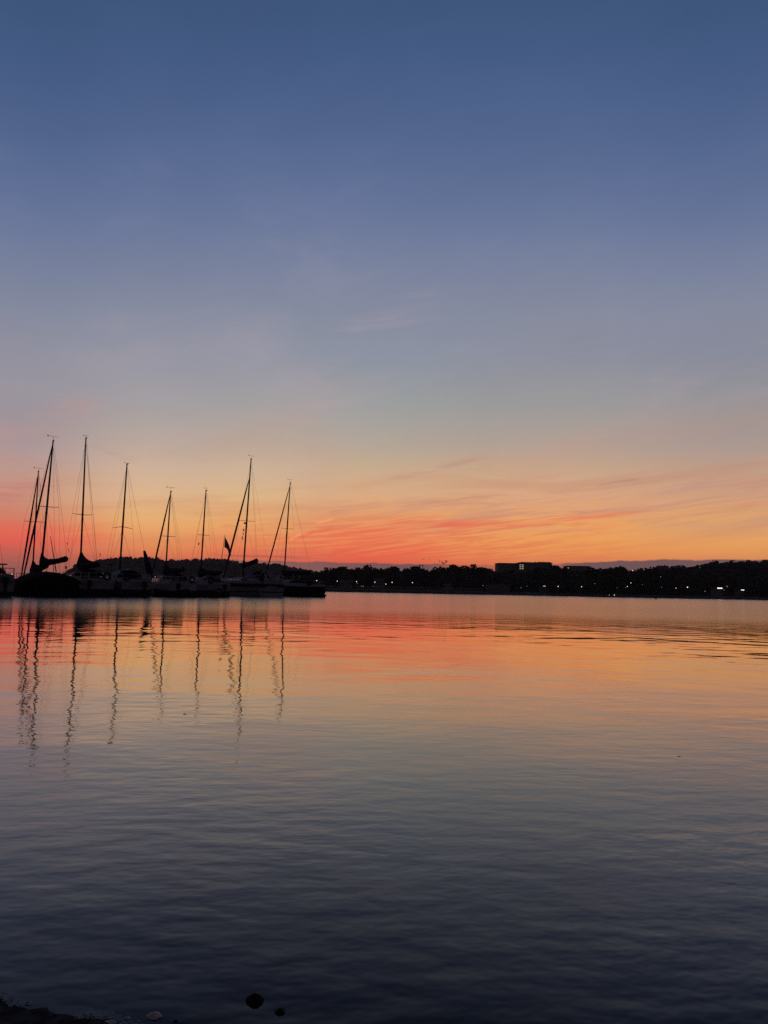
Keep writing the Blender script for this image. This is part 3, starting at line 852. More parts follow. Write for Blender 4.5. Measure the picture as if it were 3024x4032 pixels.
def hull(b, lf, la, beam, fb, fs, m, stripe=None, deckm='cream', sheer=0.0):
    """lofted hull: bow at +lf, transom at -la"""
    def hb(t): return beam / 2 * (1 - (1 - min(1, t / .55)) ** 2.1 if t < .55 else 1 - .22 * ((t - .55) / .45) ** 2)
    def fz(t): return fb + (fs - fb) * t + sheer * (t - .5) ** 2
    N = 16; rings = []; deck = []
    for i in range(N + 1):
        t = i / N; x = lf - (lf + la) * t; h = max(.02, hb(t)); z = fz(t)
        rk = .55 * (1 - t) ** 6          # raked stem
        tr = .35 * max(0, (t - .9) / .1)  # transom rake
        pts = []
        for (yf, zf) in ((1.0, 1.0), (.985, .62), (.93, .30), (.84, 0.04), (.55, -.30), (0, -.42)):
            pts.append((x - rk * (1 - zf) * 1.2 + tr * (1 - zf) * -0.4, yf * h, zf * z if zf >= 0 else zf))
        ring = pts + [(p[0], -p[1], p[2]) for p in reversed(pts[:-1])]
        rings.append(ring); deck.append((x, h * .985, z + .004))
    k = MB(); k.loft(rings, cap=True); ho = k.build('hull', m, b.root, False)
    d = MB(); d.loft([[(x, h, z), (x, h * .5, z + .05), (x, -h * .5, z + .05), (x, -h, z), (x, -h, z - .04), (x, h, z - .04)] for (x, h, z) in deck])
    d.build('deck', MT[deckm], b.root)
    if stripe:
        for (lo, hi, mm) in stripe:
            sp_ = MB()
            for sg in (-1, 1):
                R = []
                for i in range(N + 1):
                    t = i / N; x = lf - (lf + la) * t; h = max(.02, hb(t)); z = fz(t); rk = .55 * (1 - t) ** 6
                    def at(zf):
                        yf = np.interp(zf, [.04, .30, .62, 1.0], [.84, .93, .985, 1.0]); return (x - rk * (1 - zf) * 1.2, sg * (yf * h + .012), zf * z)
                    def at2(zf):
                        q = at(zf); return (q[0], q[1] - sg * .06, q[2])
                    R.append([at(lo), at(hi), at2(hi), at2(lo)])
                sp_.loft(R)
            z = fz(1); R = []
            for zf in (lo, (lo + hi) / 2, hi):
                yf = np.interp(zf, [.04, .30, .62, 1.0], [.84, .93, .985, 1.0]); x = -la - .14 * (1 - zf) + (-.05 if False else 0); h = yf * hb(1) + .008
                R.append([(x - .014, h, zf * z), (x - .014, -h, zf * z), (x + .05, -h, zf * z), (x + .05, h, zf * z)])
            sp_.loft(R)
            sp_.build('stripe', MT[mm], ho)
    return hb, fz


def cabin(b, x0, x1, w, zd, h, wins=3, m='gel', doorm='glass'):
    k = MB(); rings = []
    for (x, ww, hh) in ((x0 + .5, .72, .05), (x0, .8, .75), ((x0 + x1) / 2, .95, 1.0), (x1, 1.0, 1.02)):
        a = ww * w / 2
        rings.append([(x, a, zd - .05), (x, a * .86, zd + h * hh * .85), (x, a * .5, zd + h * hh), (x, -a * .5, zd + h * hh), (x, -a * .86, zd + h * hh * .85), (x, -a, zd - .05)])
    k.loft(rings); c = k.build('cabin', MT[m], b.root)
    L = x0 - x1
    for sg in (1, -1):
        for i in range(wins):
            xa = x0 - L * (.18 + i * .74 / wins); xb = xa - L * .74 / wins * .68
            def pt(x, f):
                ww = np.interp(x, [x1, (x0 + x1) / 2, x0], [1.0, .95, .8]) * w / 2
                return Vector((x, sg * ww * (1 - .14 * f) + sg * .012, zd - .05 + (h * .85 + .05) * f))
            MB().slab([pt(xa, .35), pt(xb, .35), pt(xb, .8), pt(xa, .78)], (0, sg, .15), .02).build('window', MT['glass'], c)
    MB().box(x1 - .03, x1 - .003, -w * .15, w * .15, zd + .02, zd + h * .9).build('companionway', MT[doorm], c)
    return c


def coaming(b, x0, x1, w, zd, h=.32, m='gel'):
    k = MB()
    for sg in (1, -1):
        k.loft([[(x, sg * w / 2, zd - .03), (x, sg * (w / 2 - .22), zd - .03), (x, sg * (w / 2 - .2), zd + hh), (x, sg * (w / 2 - .06), zd + hh)] for (x, hh) in ((x0, h), ((x0 + x1) / 2, h * .9), (x1, h * .75))])
    k.box(x1 - .002 - .2, x1 - .002, -w / 2, w / 2, zd - .03, zd + h * .6)
    k.build('cockpit_coaming', MT[m], b.root)


def rails(b, hb, fz, lf, la, r=.016, pulpit=True, life=True):
    Lh = lf + la
    if pulpit:
        k = MB(); p = []
        for sg in (1, -1):
            x = lf - .12 * Lh; p.append((x, sg * hb(.12), fz(.12) + .6))
        z = fz(0) + .62
        k.tube([p[0], (lf - .1, .15, z), (lf - .1, -.15, z), p[1]], r, 5)
        for q in (p[0], p[1], (lf - .12, .14, z), (lf - .12, -.14, z)): k.tube([(q[0] - .02, q[1] * .95, fz(0)), q], r, 5)
        k.build('pulpit', MT['steel'], b.root)
    k = MB(); t = .88; x = lf - Lh * t; zt = fz(1) + .62; h1 = hb(1) * .93
    k.tube([(x, hb(t) * .97, zt), (-la + .15, h1, zt), (-la + .08, h1 * .5, zt), (-la + .08, -h1 * .5, zt), (-la + .15, -h1, zt), (x, -hb(t) * .97, zt)], r, 5)
    zm = fz(1) + .32
    k.tube([(x, hb(t) * .97, zm), (-la + .15, h1, zm), (-la + .08, h1 * .5, zm)], r * .7, 5); k.tube([(-la + .08, -h1 * .5, zm), (-la + .15, -h1, zm), (x, -hb(t) * .97, zm)], r * .7, 5)
    for q in ((x, hb(t) * .97), (-la + .15, h1), (-la + .08, h1 * .5), (-la + .08, -h1 * .5), (-la + .15, -h1), (x, -hb(t) * .97)): k.tube([(q[0], q[1], fz(1) - .02), (q[0], q[1], zt)], r, 5)
    k.build('pushpit', MT['steel'], b.root)
    if life:
        k = MB()
        for sg in (1, -1):
            for t in (.28, .44, .6, .75): k.tube([(lf - Lh * t, sg * hb(t) * .96, fz(t) - .02), (lf - Lh * t, sg * hb(t) * .96, fz(t) + .6)], .011, 5)
            for zz in (.58, .3): k.tube([(lf - Lh * t, sg * hb(t) * .96, fz(t) + zz) for t in (.12, .28, .44, .6, .75, .88)], .006, 4)
        k.build('lifelines', MT['wire'], b.root)


WR = 0.0065


def rig(b, base_v, top, spr, boom=None, cover=None, furl=None, bow=None, stern=None, mast_r=.075, vane=None, lowers=True, zd=1.1, chain=1.3):
    """mast with spreaders, stays, boom and covers. pixels give the outline, the boat's own axes give the depth"""
    bs = Vector((0, 0, zd - .1)); tp = b.px(top[0], top[1], -.25)
    # image column of mast foot is b.u by construction
    mast_r *= .88; mid = [bs.lerp(tp, q) for q in (0, .5, .85, 1.0)]
    mo = MB().tube(mid, [mast_r, mast_r, mast_r * .8, mast_r * .6], 10).build('mast', MT['mast'], b.root, True)
    H = tp.z

    def on(z): return bs.lerp(tp, (z - bs.z) / (tp.z - bs.z))
    # mast head fittings
    k = MB(); k.box(tp.x - .28, tp.x + .10, tp.y - .03, tp.y + .03, tp.z - .01, tp.z + .06); k.build('masthead', MT['mast'], mo)
    if vane:
        k = MB(); k.tube([(tp.x, tp.y, tp.z + .05), (tp.x, tp.y, tp.z + vane)], .011, 5)
        vv = tp.z + vane; w = .42 if vane > .25 else .2
        k.tube([(tp.x - w * .3, tp.y + w, vv), (tp.x + w * .25, tp.y - w, vv + .03)], .011, 5)
        k.slab([(tp.x - w * .3, tp.y + w, vv - .05), (tp.x - w * .2, tp.y + w * .7, vv), (tp.x - w * .3, tp.y + w, vv + .09)], (1, 0, 0), .012)
        k.build('wind_vane', MT['mast'], mo)
    tips = []
    for (v, half, droop, sweep) in spr:
        z = b.px(b.u + (top[0] - b.u) * .5, v).z; c = on(z); k = MB()
        for sg in (1, -1):
            tpp = Vector((c.x - sweep, c.y + sg * half, c.z + droop)); tips.append((sg, tpp))
            k.tube([c, tpp], [.026, .018], 6)
        k.build('spreader', MT['mast'], mo)
    # shrouds
    k = MB()
    for sg in (1, -1):
        ch = Vector((-.15, sg * chain, zd))
        tt = [q for s_, q in tips if s_ == sg]
        k.tube([on(H * .985)] + ([tt[0]] if tt else []) + [ch], WR, 4)
        if lowers and tt:
            zz = tt[0].z - .1
            k.tube([on(zz), ch + Vector((-.45, 0, 0))], WR, 4)
    k.build('shrouds', MT['wire'], b.root)
    if stern is not None:
        k = MB(); k.tube([tp, stern], WR, 4); k.build('backstay', MT['wire'], b.root)
    if furl:   # (top px, foot x local, radius)
        (fu, fv), rr = furl
        z = b.px(fu, fv).z; a = on(min(z, H * .995)) + Vector((.10, 0, 0)); foot = bow
        pts = [foot.lerp(a, q) for q in (0, .02, .05, .25, .5, .75, .95, 1.0)]
        jit = random.Random(int(b.u))
        MB().tube(pts, [.03, .06, rr * .8, rr * 1.05, rr, rr * .85, rr * .55, .02], 8).build('furled_genoa', MT['sail'], b.root, True)
    elif bow is not None:
        k = MB(); k.tube([on(H * .98), bow], WR, 4); k.build('forestay', MT['wire'], b.root)
    if boom:   # (start z px v), (end px), length
        v0, (eu, ev), ln = boom
        g = on(b.px(b.u, v0).z)
        e0 = P(eu, ev, b.D); gw = b.o + Fd * g.x + Pd * g.y
        lat = abs(e0.x - gw.x); dd = -math.sqrt(max(.2, ln * ln - lat * lat))
        e = b.L(P(eu, ev, b.D + dd))
        bo = MB().tube([g, e], .055, 8).build('boom', MT['mast'], b.root, True)
        if cover:
            H0, Hb, dec, th, lump = cover
            ax = (e - g); up = Vector((0, 0, 1)); side = ax.cross(up).normalized(); rings = []
            rg = random.Random(int(b.u))
            for i in range(19):
                q = -.045 + 1.03 * i / 18
                hh = Hb + (H0 - Hb) * math.exp(-max(0, q + .02) / dec); hh *= (1 + lump * rg.uniform(-1, 1))
                if q > .93: hh *= .8
                c = g + ax * q; lo = -.16 - (lump * .2 if lump else 0)
                t_ = th * (1 - .35 * max(0, q)) * (.55 if i == 0 else 1)
                rings.append([c + up * z_ + side * (y_ * t_) for (y_, z_) in ((-.5, lo * .6), (0, lo), (.5, lo * .6), (.62, hh * .25), (.4, hh * .65), (.12, hh), (-.12, hh), (-.4, hh * .65), (-.62, hh * .25))])
            MB().loft(rings).build('sail_cover', MT['canvas'], bo, False)
        k = MB(); k.tube([tp + Vector((-.2, 0, 0)), e + Vector((0, 0, .05))], WR, 4); k.build('topping_lift', MT['wire'], b.root)
        k = MB(); ft = e + Vector((.2, 0, 0)); ft.z = zd + .25
        k.tube([e, ft], .012, 4)
        k.box(e.x + .05, e.x + .15, e.y - .05, e.y + .05, (e.z * .45 + ft.z * .55), (e.z * .6 + ft.z * .4)); k.build('mainsheet', MT['wire'], b.root)
        return mo, on, e
    return mo, on, None


def pennant(b, pts, label, m='flag', cat='pennant', name='pennant'):
    """small flag from its outline, on the boat's rigging plane"""
    q = [P(u, v, b.D) for (u, v) in pts]; c = sum(q, Vector()) / len(q)
    k = MB(); k.slab([p - c for p in q], (0, 1, 0), .02)
    o = k.build(name, MT[m]); o.location = c
    tag(o, label, cat)


def dodger(b, x0, x1, w, zb, h, m='canvas'):
    k = MB(); R = []
    for (f, ww, hh) in ((0, .8, .12), (.25, .93, .62), (.6, 1.0, .95), (1, 1.0, .9)):
        x = x0 + (x1 - x0) * f
        R.append([(x, math.cos(math.pi * q / 10) * ww * w, zb + math.sin(math.pi * q / 10) * hh * h) for q in range(11)] + [(x, math.cos(math.pi * q / 10) * (ww * w - .05), zb + math.sin(math.pi * q / 10) * (hh * h - .05)) for q in range(10, -1, -1)])
    k.loft(R); d = k.build('sprayhood', MT[m], b.root)
    xm = x0 + (x1 - x0) * .35
    MB().slab([(xm, math.cos(math.pi * q / 10) * w * .85, zb + math.sin(math.pi * q / 10) * h * .62) for q in range(11)], (1, 0, 0), .03).build('hood_shade', MT['canvas'], d)  # dark panel standing in for the shade under the open hood


def life_ring(b, x, y, z, m='stripe'):
    MB().tube([(x, y + .22 * math.cos(a), z + .22 * math.sin(a)) for a in [2 * math.pi * q / 16 for q in range(17)]], .07, 6).build('life_ring', MT[m], b.root)


def outboard(b, x, y, z):
    o = MB().loft([[(x - .02, y - .13, z + .1), (x - .02, y + .13, z + .1), (x - .42, y + .13, z + .1), (x - .42, y - .13, z + .1)], [(x - .05, y - .11, z + .5), (x - .05, y + .11, z + .5), (x - .36, y + .11, z + .45), (x - .36, y - .11, z + .45)]]).build('outboard_motor', MT['canvas'], b.root)
    MB().tube([(x - .22, y, z + .1), (x - .25, y, z - .35), (x - .3, y, z - .75)], [.08, .07, .06], 6).build('leg', MT['canvas'], o)


def pole_gear(b, x, y, z0, z1, head='box'):
    p = MB().tube([(x, y, z0), (x, y, z1)], [.03, .02], 6).build('gear_pole', MT['mast'], b.root)
    if head == 'box': MB().box(x - .14, x + .14, y - .18, y + .18, z1, z1 + .07).build('antenna', MT['canvas'], p)
    else:
        k = MB()
        for q in range(3):
            a = q * 2.094 + .4; k.slab([(x, y, z1), (x + .02, y + .4 * math.cos(a) - .04, z1 + .4 * math.sin(a)), (x - .02, y + .4 * math.cos(a) + .04, z1 + .4 * math.sin(a) + .03)], (1, 0, 0), .02)
        k.build('wind_generator', MT['mast'], p)


# boat 0: at the left edge
b = Boat(-66, 48.6, 'white hulled sailboat cut off by the left edge, with a panel on a pole')
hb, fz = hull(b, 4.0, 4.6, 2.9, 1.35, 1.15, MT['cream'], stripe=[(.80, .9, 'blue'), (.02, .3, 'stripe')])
cabin(b, 1.6, -1.6, 1.8, 1.2, .38, 3); coaming(b, -1.65, -4.3, 2.2, 1.15)
rails(b, hb, fz, 4.0, 4.6)
rig(b, 0, (-60, 1900), [(2080, .8, 0, .05)], boom=(2215, (-20, 2226), 3.3), cover=(.7, .3, .15, .3, 0), bow=Vector((3.9, 0, 1.3)), stern=Vector((-4.5, 0, 1.2)), vane=.3)
k = MB(); p0 = b.px(10, 2264, -3.6); p1 = b.px(11, 2224, -3.6); k.tube([p0 - Vector((0, 0, .4)), p1], [.045, .03], 6)
k.tube([p1 - Vector((0, .16, .5)), p1 + Vector((0, .02, -.05))], .015, 5)
po = k.build('panel_pole', MT['mast'], b.root)
MB().box(p1.x - .3, p1.x + .3, p1.y - .20, p1.y + .42, p1.z, p1.z + .07).build('panel', MT['canvas'], po)

life_ring(b, -4.55, .8, 1.55); outboard(b, -4.6, -.6, .75); pole_gear(b, -4.3, 1.0, 1.1, 2.0)
dodger(b, -1.2, -2.6, .95, 1.45, .5)
# boat 1: slim mast, behind the black covered boat
b = Boat(128, 66, 'sailboat with the shortest mast of the left pair, hull hidden behind the black covered boat')
bow = Vector((b.fwd_for(82, 1.3), 0, 1.3))
hb, fz = hull(b, bow.x + .2, 4.2, 2.8, 1.25, 1.1, MT['gel'])
cabin(b, 1.6, -1.6, 1.8, 1.2, .4, 3); rails(b, hb, fz, bow.x + .2, 4.2)
rig(b, 0, (151, 1857), [(2055, .93, .0, .05)], boom=(2258, (185, 2229), 3.4), cover=(1.2, .26, .30, .46, .05), furl=((149, 1872), .075), bow=bow, stern=Vector((-4.1, 0, 1.2)), mast_r=.075, vane=.3)

# boat 2: black tarpaulin
b = Boat(160, 52.6, 'sailboat under a black domed tarpaulin with the bulky boom cover above it')
bow = Vector((b.fwd_for(92, 1.35), 0, 1.35))
hb, fz = hull(b, bow.x + .2, 4.6, 3.5, 1.25, 1.05, MT['black'], deckm='teak')
rig(b, 0, (209, 1737), [(1996, .80, 0, .05)], boom=(2222, (263, 2201), 3.9), cover=(.95, .20, .12, .34, .16), furl=((203, 1752), .07), bow=bow, stern=Vector((-4.5, 0, 1.2)), mast_r=.085, vane=.33)
k = MB(); rings = []
for (x, w_, z_) in ((2.6, .6, .12), (1.8, .8, .42), (.4, .98, .66), (-1.2, 1.06, .74), (-2.8, 1.08, .70), (-4.0, 1.08, .58), (-4.75, 1.0, .42)):
    rings.append([(x, math.cos(a) * w_ * 1.72 * (1.0 if abs(math.cos(a)) > .99 else .97), .86 + max(0, math.sin(a)) * (z_ + .12)) for a in [math.pi * q / 10 for q in range(11)]])
k.loft(rings); k.build('tarpaulin', MT['tarp'], b.root)
k = MB(); a_ = b.px(198.5, 2112, -2); c_ = b.px(221.5, 2252, -2); k.tube([c_, a_], [.035, .02], 6); k.tube([b.px(211, 2218, -2.2), b.px(210.5, 2252, -2.2)], .02, 5); k.build('danbuoy_pole', MT['mast'], b.root)
# pennants near its topping lift
pennant(b, [(262.5, 2137), (267, 2138), (264.5, 2145)], 'tiny dark pennant on a line right of the bulky boom cover')
pennant(b, [(268, 2160), (270, 2160), (274, 2177), (272.5, 2177)], 'narrow dark streamer hanging below the tiny pennant')

# boat 3
b = Boat(316, 56, 'sailboat with the tallest mast of the second place from left and a hooded triangular boom cover')
b.root['label'] = 'sailboat with tall single mast, no furled headsail, and a hooded triangular cover on its boom'
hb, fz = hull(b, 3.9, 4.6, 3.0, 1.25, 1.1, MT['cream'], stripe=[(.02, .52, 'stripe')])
cabin(b, 1.7, -1.7, 2.0, 1.15, .62, 3); coaming(b, -1.55, -4.3, 2.3, 1.1); rails(b, hb, fz, 3.9, 4.6)
rig(b, 0, (338, 1727), [(2028, .76, .05, .05)], boom=(2234, (384, 2226), 3.7), cover=(1.22, .20, .36, .50, 0), bow=Vector((3.8, 0, 1.3)), stern=Vector((-4.5, 0, 1.2)), mast_r=.08, vane=.2)
pennant(b, [(393, 2176), (395.5, 2178), (395.5, 2190), (393, 2193)], 'small dark pennant on the backstay right of the hooded triangular cover')

dodger(b, -1.2, -2.6, 1.0, 1.5, .55, 'canvas'); life_ring(b, -4.55, -.7, 1.5); outboard(b, -4.6, .5, .7); pole_gear(b, -4.3, -1.05, 1.1, 2.3)
# boat 4: grey sprayhood, raised boom
b = Boat(470, 59.5, 'sailboat with grey domed sprayhood and its covered boom hoisted steeply beside the leaning furled sail')
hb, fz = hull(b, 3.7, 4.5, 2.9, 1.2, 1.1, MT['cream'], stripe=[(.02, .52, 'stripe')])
cabin(b, 1.6, -1.4, 2.0, 1.15, .55, 3); coaming(b, -1.45, -4.2, 2.3, 1.1, .4); rails(b, hb, fz, 3.7, 4.5)
rig(b, 0, (500, 1829), [(2074, .80, -.14, .05)], bow=Vector((3.6, 0, 1.25)), stern=None, mast_r=.085, vane=.1)
k = MB(); rings = []
for (x, w_, h_) in ((-.25, .8, .10), (-.6, .9, .36), (-1.1, .98, .54), (-1.9, 1.02, .64), (-2.7, 1.0, .58)):
    rings.append([(x, math.cos(a) * w_, 1.52 + math.sin(a) * h_) for a in [math.pi * q / 10 for q in range(11)]] + [(x + .0, math.cos(a) * (w_ - .05), 1.52 + math.sin(a) * (h_ - .05)) for a in [math.pi * q / 10 for q in range(10, -1, -1)]])
k.loft(rings); sh_ = k.build('sprayhood', MT['greycanvas'], b.root)
MB().slab([(-1.5, math.cos(math.pi * q / 10) * .93, 1.5 + math.sin(math.pi * q / 10) * .52) for q in range(11)], (1, 0, 0), .03).build('hood_shade', MT['canvas'], sh_)  # added dark sheet in place of the hood's shaded interior
e0 = b.px(568, 2168, -1.2); e1 = b.px(594, 2272, -1.2)
bo = MB().tube([e1, e0], .05, 8).build('boom', MT['mast'], b.root)
k = MB(); ax = e1 - e0; rings = []
sidev = Vector((0.15, 1, 0)).normalized(); fw_ = ax.cross(sidev).normalized()
for i, q in enumerate((0, .03, .2, .45, .7, 1.0)):
    w_ = (.06, .10, .15, .21, .25, .20)[i]
    rings.append([e0 + ax * q + sidev * (math.cos(a) * w_) + fw_ * (math.sin(a) * w_ * .7) for a in [2 * math.pi * j / 9 for j in range(9)]])
k.loft(rings).build('sail_cover', MT['canvas'], bo)
k = MB(); k.tube([b.px(500, 1831, -.25), e0], WR * 1.3, 4); k.build('topping_lift', MT['wire'], b.root)

life_ring(b, -4.45, .75, 1.5); outboard(b, -4.5, -.55, .7); pole_gear(b, -4.2, 1.0, 1.1, 1.95)
# boat 5
b = Boat(651, 64, 'sailboat whose furled headsail leans left to meet the steep covered boom')
bow = Vector((b.fwd_for(593, 1.3), 0, 1.3))
hb, fz = hull(b, bow.x + .2, 4.4, 2.8, 1.2, 1.05, MT['gel'], stripe=[(.02, .52, 'stripe')])
cabin(b, 1.5, -1.9, 2.0, 1.1, .66, 4); coaming(b, -1.55, -4.1, 2.2, 1.05, .4); rails(b, hb, fz, bow.x + .2, 4.4)
rig(b, 0, (672, 1937), [(2112, .66, 0, .05)], boom=(2261, (725, 2244), 3.0), cover=(.9, .24, .25, .44, 0), furl=((668, 1950), .078), bow=bow, stern=Vector((-4.3, 0, 1.2)), mast_r=.075, vane=.38)

dodger(b, -1.4, -2.7, .95, 1.45, .55, 'canvas'); outboard(b, -4.4, .5, .65); life_ring(b, -4.35, -.7, 1.45); pole_gear(b, -4.0, .9, 1.05, 2.0)
# boat 6
b = Boat(789, 69.5, 'sailboat with a bare forestay and a blue ensign on a staff at its stern')
hb, fz = hull(b, 3.4, 4.4, 2.8, 1.2, 1.05, MT['cream'], stripe=[(.02, .52, 'stripe')])
cabin(b, 1.4, -1.9, 2.0, 1.1, .62, 3); coaming(b, -1.55, -4.1, 2.2, 1.05, .45); rails(b, hb, fz, 3.4, 4.4)
rig(b, 0, (811, 1933), [(2107, .60, 0, .05)], boom=(2268, (866, 2258), 3.6), cover=(.95, .28, .25, .46, 0), bow=Vector((3.3, 0, 1.3)), stern=Vector((-4.3, 0, 1.2)), mast_r=.085, vane=.25)
pennant(b, [(780, 2141), (784.5, 2133), (785, 2142), (781, 2149)], 'small dark burgee under the left spreader of the boat with the ensign')
fs0 = b.px(863.5, 2262, -3.0); fs1 = b.px(885.5, 2107, -3.0)
MB().tube([fs0, fs1], [.03, .022], 6).build('flagstaff', MT['mast'], b.root)
base_ = P(886, 2150, b.D - 3.0)
outl = [(886.5, 2114.5), (893, 2127), (899, 2139), (903, 2149), (905, 2160), (908, 2176), (911, 2190), (904, 2184), (900, 2181), (899, 2172), (896, 2164), (891, 2159), (883.5, 2154.5), (884, 2140)]
k = MB(); vv = [P(u_, v_, b.D - 3.0) - base_ for (u_, v_) in outl]
# rippled cloth with thickness: fan of strips
ctr = [P(u_, v_, b.D - 3.0) - base_ for (u_, v_) in ((886, 2135), (889, 2141), (893, 2148), (897, 2156), (901, 2167), (905, 2180))]
k.slab(vv, (0, 1, 0), .03)
fo = k.build('ensign', MT['flag']); fo.location = base_
tag(fo, 'large limp dark blue flag hanging from the leaning staff', 'flag')

dodger(b, -1.4, -2.7, .95, 1.45, .5, 'greycanvas'); outboard(b, -4.4, -.5, .65); life_ring(b, -4.35, .75, 1.45)
# boat 7
b = Boat(956, 79.0, 'largest sailboat, striped hull with clear panelled sprayhood and three pennants on its rigging')
bow = Vector((b.fwd_for(876, 1.5), 0, 1.5))
hb, fz = hull(b, bow.x + .3, 6.6, 3.7, 1.75, 1.45, MT['cream'], stripe=[(.90, .97, 'gel'), (.62, .84, 'stripe'), (.30, .36, 'stripe')], sheer=.3)
cabin(b, 2.6, -2.2, 2.4, 1.55, .42, 4); coaming(b, -3.9, -6.2, 2.8, 1.45, .4); rails(b, hb, fz, bow.x + .3, 6.6, r=.02)
mo, on, e = rig(b, 0, (988.5, 1808), [(2052, .90, 0, .10)], boom=(2232, (1013, 2209), 4.4), cover=(.75, .30, .13, .36, .03), furl=((974.5, 1884), .105), bow=bow, stern=Vector((-6.4, 0, 1.6)), mast_r=.10, vane=.36, chain=1.6, zd=1.6)
k = MB(); q = b.px(966, 2060); k.box(q.x, q.x + .22, q.y - .06, q.y + .06, q.z - .08, q.z + .10); k.build('steaming_light', MT['mast'], mo)
k = MB(); rings = []
for (x, w_, h_) in ((-2.2, 1.0, .35), (-2.7, 1.1, .72), (-3.4, 1.15, .86), (-3.9, 1.15, .82)):
    rings.append((x, w_, h_))
hood = MB()
for i in range(len(rings) - 1):
    (xa, wa, ha), (xb, wb, hb_) = rings[i], rings[i + 1]
    if i == 2 or i == 0:
        pass
    for j in range(10):
        a0, a1 = math.pi * j / 10, math.pi * (j + 1) / 10
        hood.slab([(xa, math.cos(a0) * wa, 1.75 + math.sin(a0) * ha), (xa, math.cos(a1) * wa, 1.75 + math.sin(a1) * ha), (xb, math.cos(a1) * wb, 1.75 + math.sin(a1) * hb_), (xb, math.cos(a0) * wb, 1.75 + math.sin(a0) * hb_)], (0, math.cos((a0 + a1) / 2), math.sin((a0 + a1) / 2)), .02)
ho_ = hood.build('sprayhood', MT['greycanvas'], b.root)
k = MB()
for (x, w_, h_) in rings: k.tube([(x, math.cos(math.pi * q / 12) * (w_ + .02), 1.75 + math.sin(math.pi * q / 12) * (h_ + .02)) for q in range(13)], .035, 5)
k.build('hood_frame', MT['canvas'], ho_)
# wheel and stern gantry
k = MB(); k.tube([(-5.2, .5 * math.cos(a), 2.15 + .5 * math.sin(a)) for a in [2 * math.pi * q / 20 for q in range(21)]], .02, 5)
for q in range(6): k.tube([(-5.2, 0, 2.15), (-5.2, .5 * math.cos(q * 1.047), 2.15 + .5 * math.sin(q * 1.047))], .012, 4)
k.box(-5.15, -4.9, -.15, .15, 1.45, 2.2); k.build('steering_wheel', MT['steel'], b.root)
MB().box(-6.66 - .03, -6.655, -.55, .55, .55, 1.1).build('boarding_step', MT['cream'], b.root)
pennant(b, [(955.5, 2079), (963.5, 2089), (957.5, 2092)], 'upper of three dark pennants on the tall mast rigging')
pennant(b, [(957, 2094), (960, 2103), (956, 2108)], 'middle of three dark pennants on the tall mast rigging')
pennant(b, [(956, 2109), (956, 2126), (951, 2119)], 'lowest of three dark pennants on the tall mast rigging')

life_ring(b, -6.6, 1.0, 1.95); pole_gear(b, -6.2, -1.35, 1.4, 2.6); outboard(b, -6.35, .95, 1.55)
# boat 8
b = Boat(1117.5, 88.5, 'dark hulled sailboat at the right end of the row with an outboard on its stern')
bow = Vector((b.fwd_for(1037, 1.45), 0, 1.45))
hb, fz = hull(b, bow.x + .25, 7.5, 3.2, 1.35, 1.15, MT['black'], deckm='cream')
cabin(b, 2.4, -3.2, 2.3, 1.2, .70, 3); coaming(b, -3.25, -7.1, 2.6, 1.15, .42); rails(b, hb, fz, bow.x + .25, 7.5, r=.018)
rig(b, 0, (1142.5, 1902), [(2082, .88, 0, .10)], boom=(2262, (1222, 2258), 5.6), cover=(.55, .36, .2, .40, 0), furl=((1135, 1918), .085), bow=bow, stern=Vector((-7.3, 0, 1.3)), mast_r=.095, vane=.42, chain=1.5, zd=1.25)
om = MB().box(-7.97, -7.67, -1.05, -.65, .62, 1.0).build('outboard_motor', MT['canvas'], b.root)
MB().tube([(-7.77, -.85, .62), (-7.92, -.85, .25), (-8.12, -.85, -.05)], [.09, .08, .05], 6).build('leg', MT['canvas'], om)
MB().slab([(-8.04, -.6, .16), (-7.97, -1.1, .34), (-8.07, -1.05, .22), (-8.14, -.85, .05)], (1, .2, 0), .05).build('propeller', MT['canvas'], om)
k = MB(); k.tube([(-3.0, -.4, 1.9), (-3.0, -.4, 2.45), (-3.0, -.1, 2.5), (-3.0, .3, 2.5), (-3.0, .42, 2.4), (-3.0, .42, 1.9)], .03, 6); k.build('mast_gallows', MT['steel'], b.root)


life_ring(b, -7.45, .8, 1.55); pole_gear(b, -6.5, 1.1, 1.15, 1.9); dodger(b, -3.0, -4.2, 1.1, 1.55, .45)
# floating jetty the bows are tied to, with its piles
J0 = P(-160, 2330, 53.5); J1 = P(1075, 2330, 96.0); J0.z = J1.z = 0
jd = (J1 - J0); jl = jd.length; jd.normalize()
t = thing('floating_jetty', 'low dark wooden jetty running behind the row of moored sailboats', 'jetty', J0, math.atan2(jd.y, jd.x))
MB().box(0, jl, -.9, .9, .42, .56).build('deck', MT['wood'], t); MB().box(0.1, jl - .1, -.8, .8, -.15, .417).build('floats', MT['black'], t)
for q in range(9): MB().tube([(2 + q * (jl - 4) / 8, 1.02, -1.0), (2 + q * (jl - 4) / 8, 1.02, 1.75)], .12, 8).build('pile', MT['wood'], t)


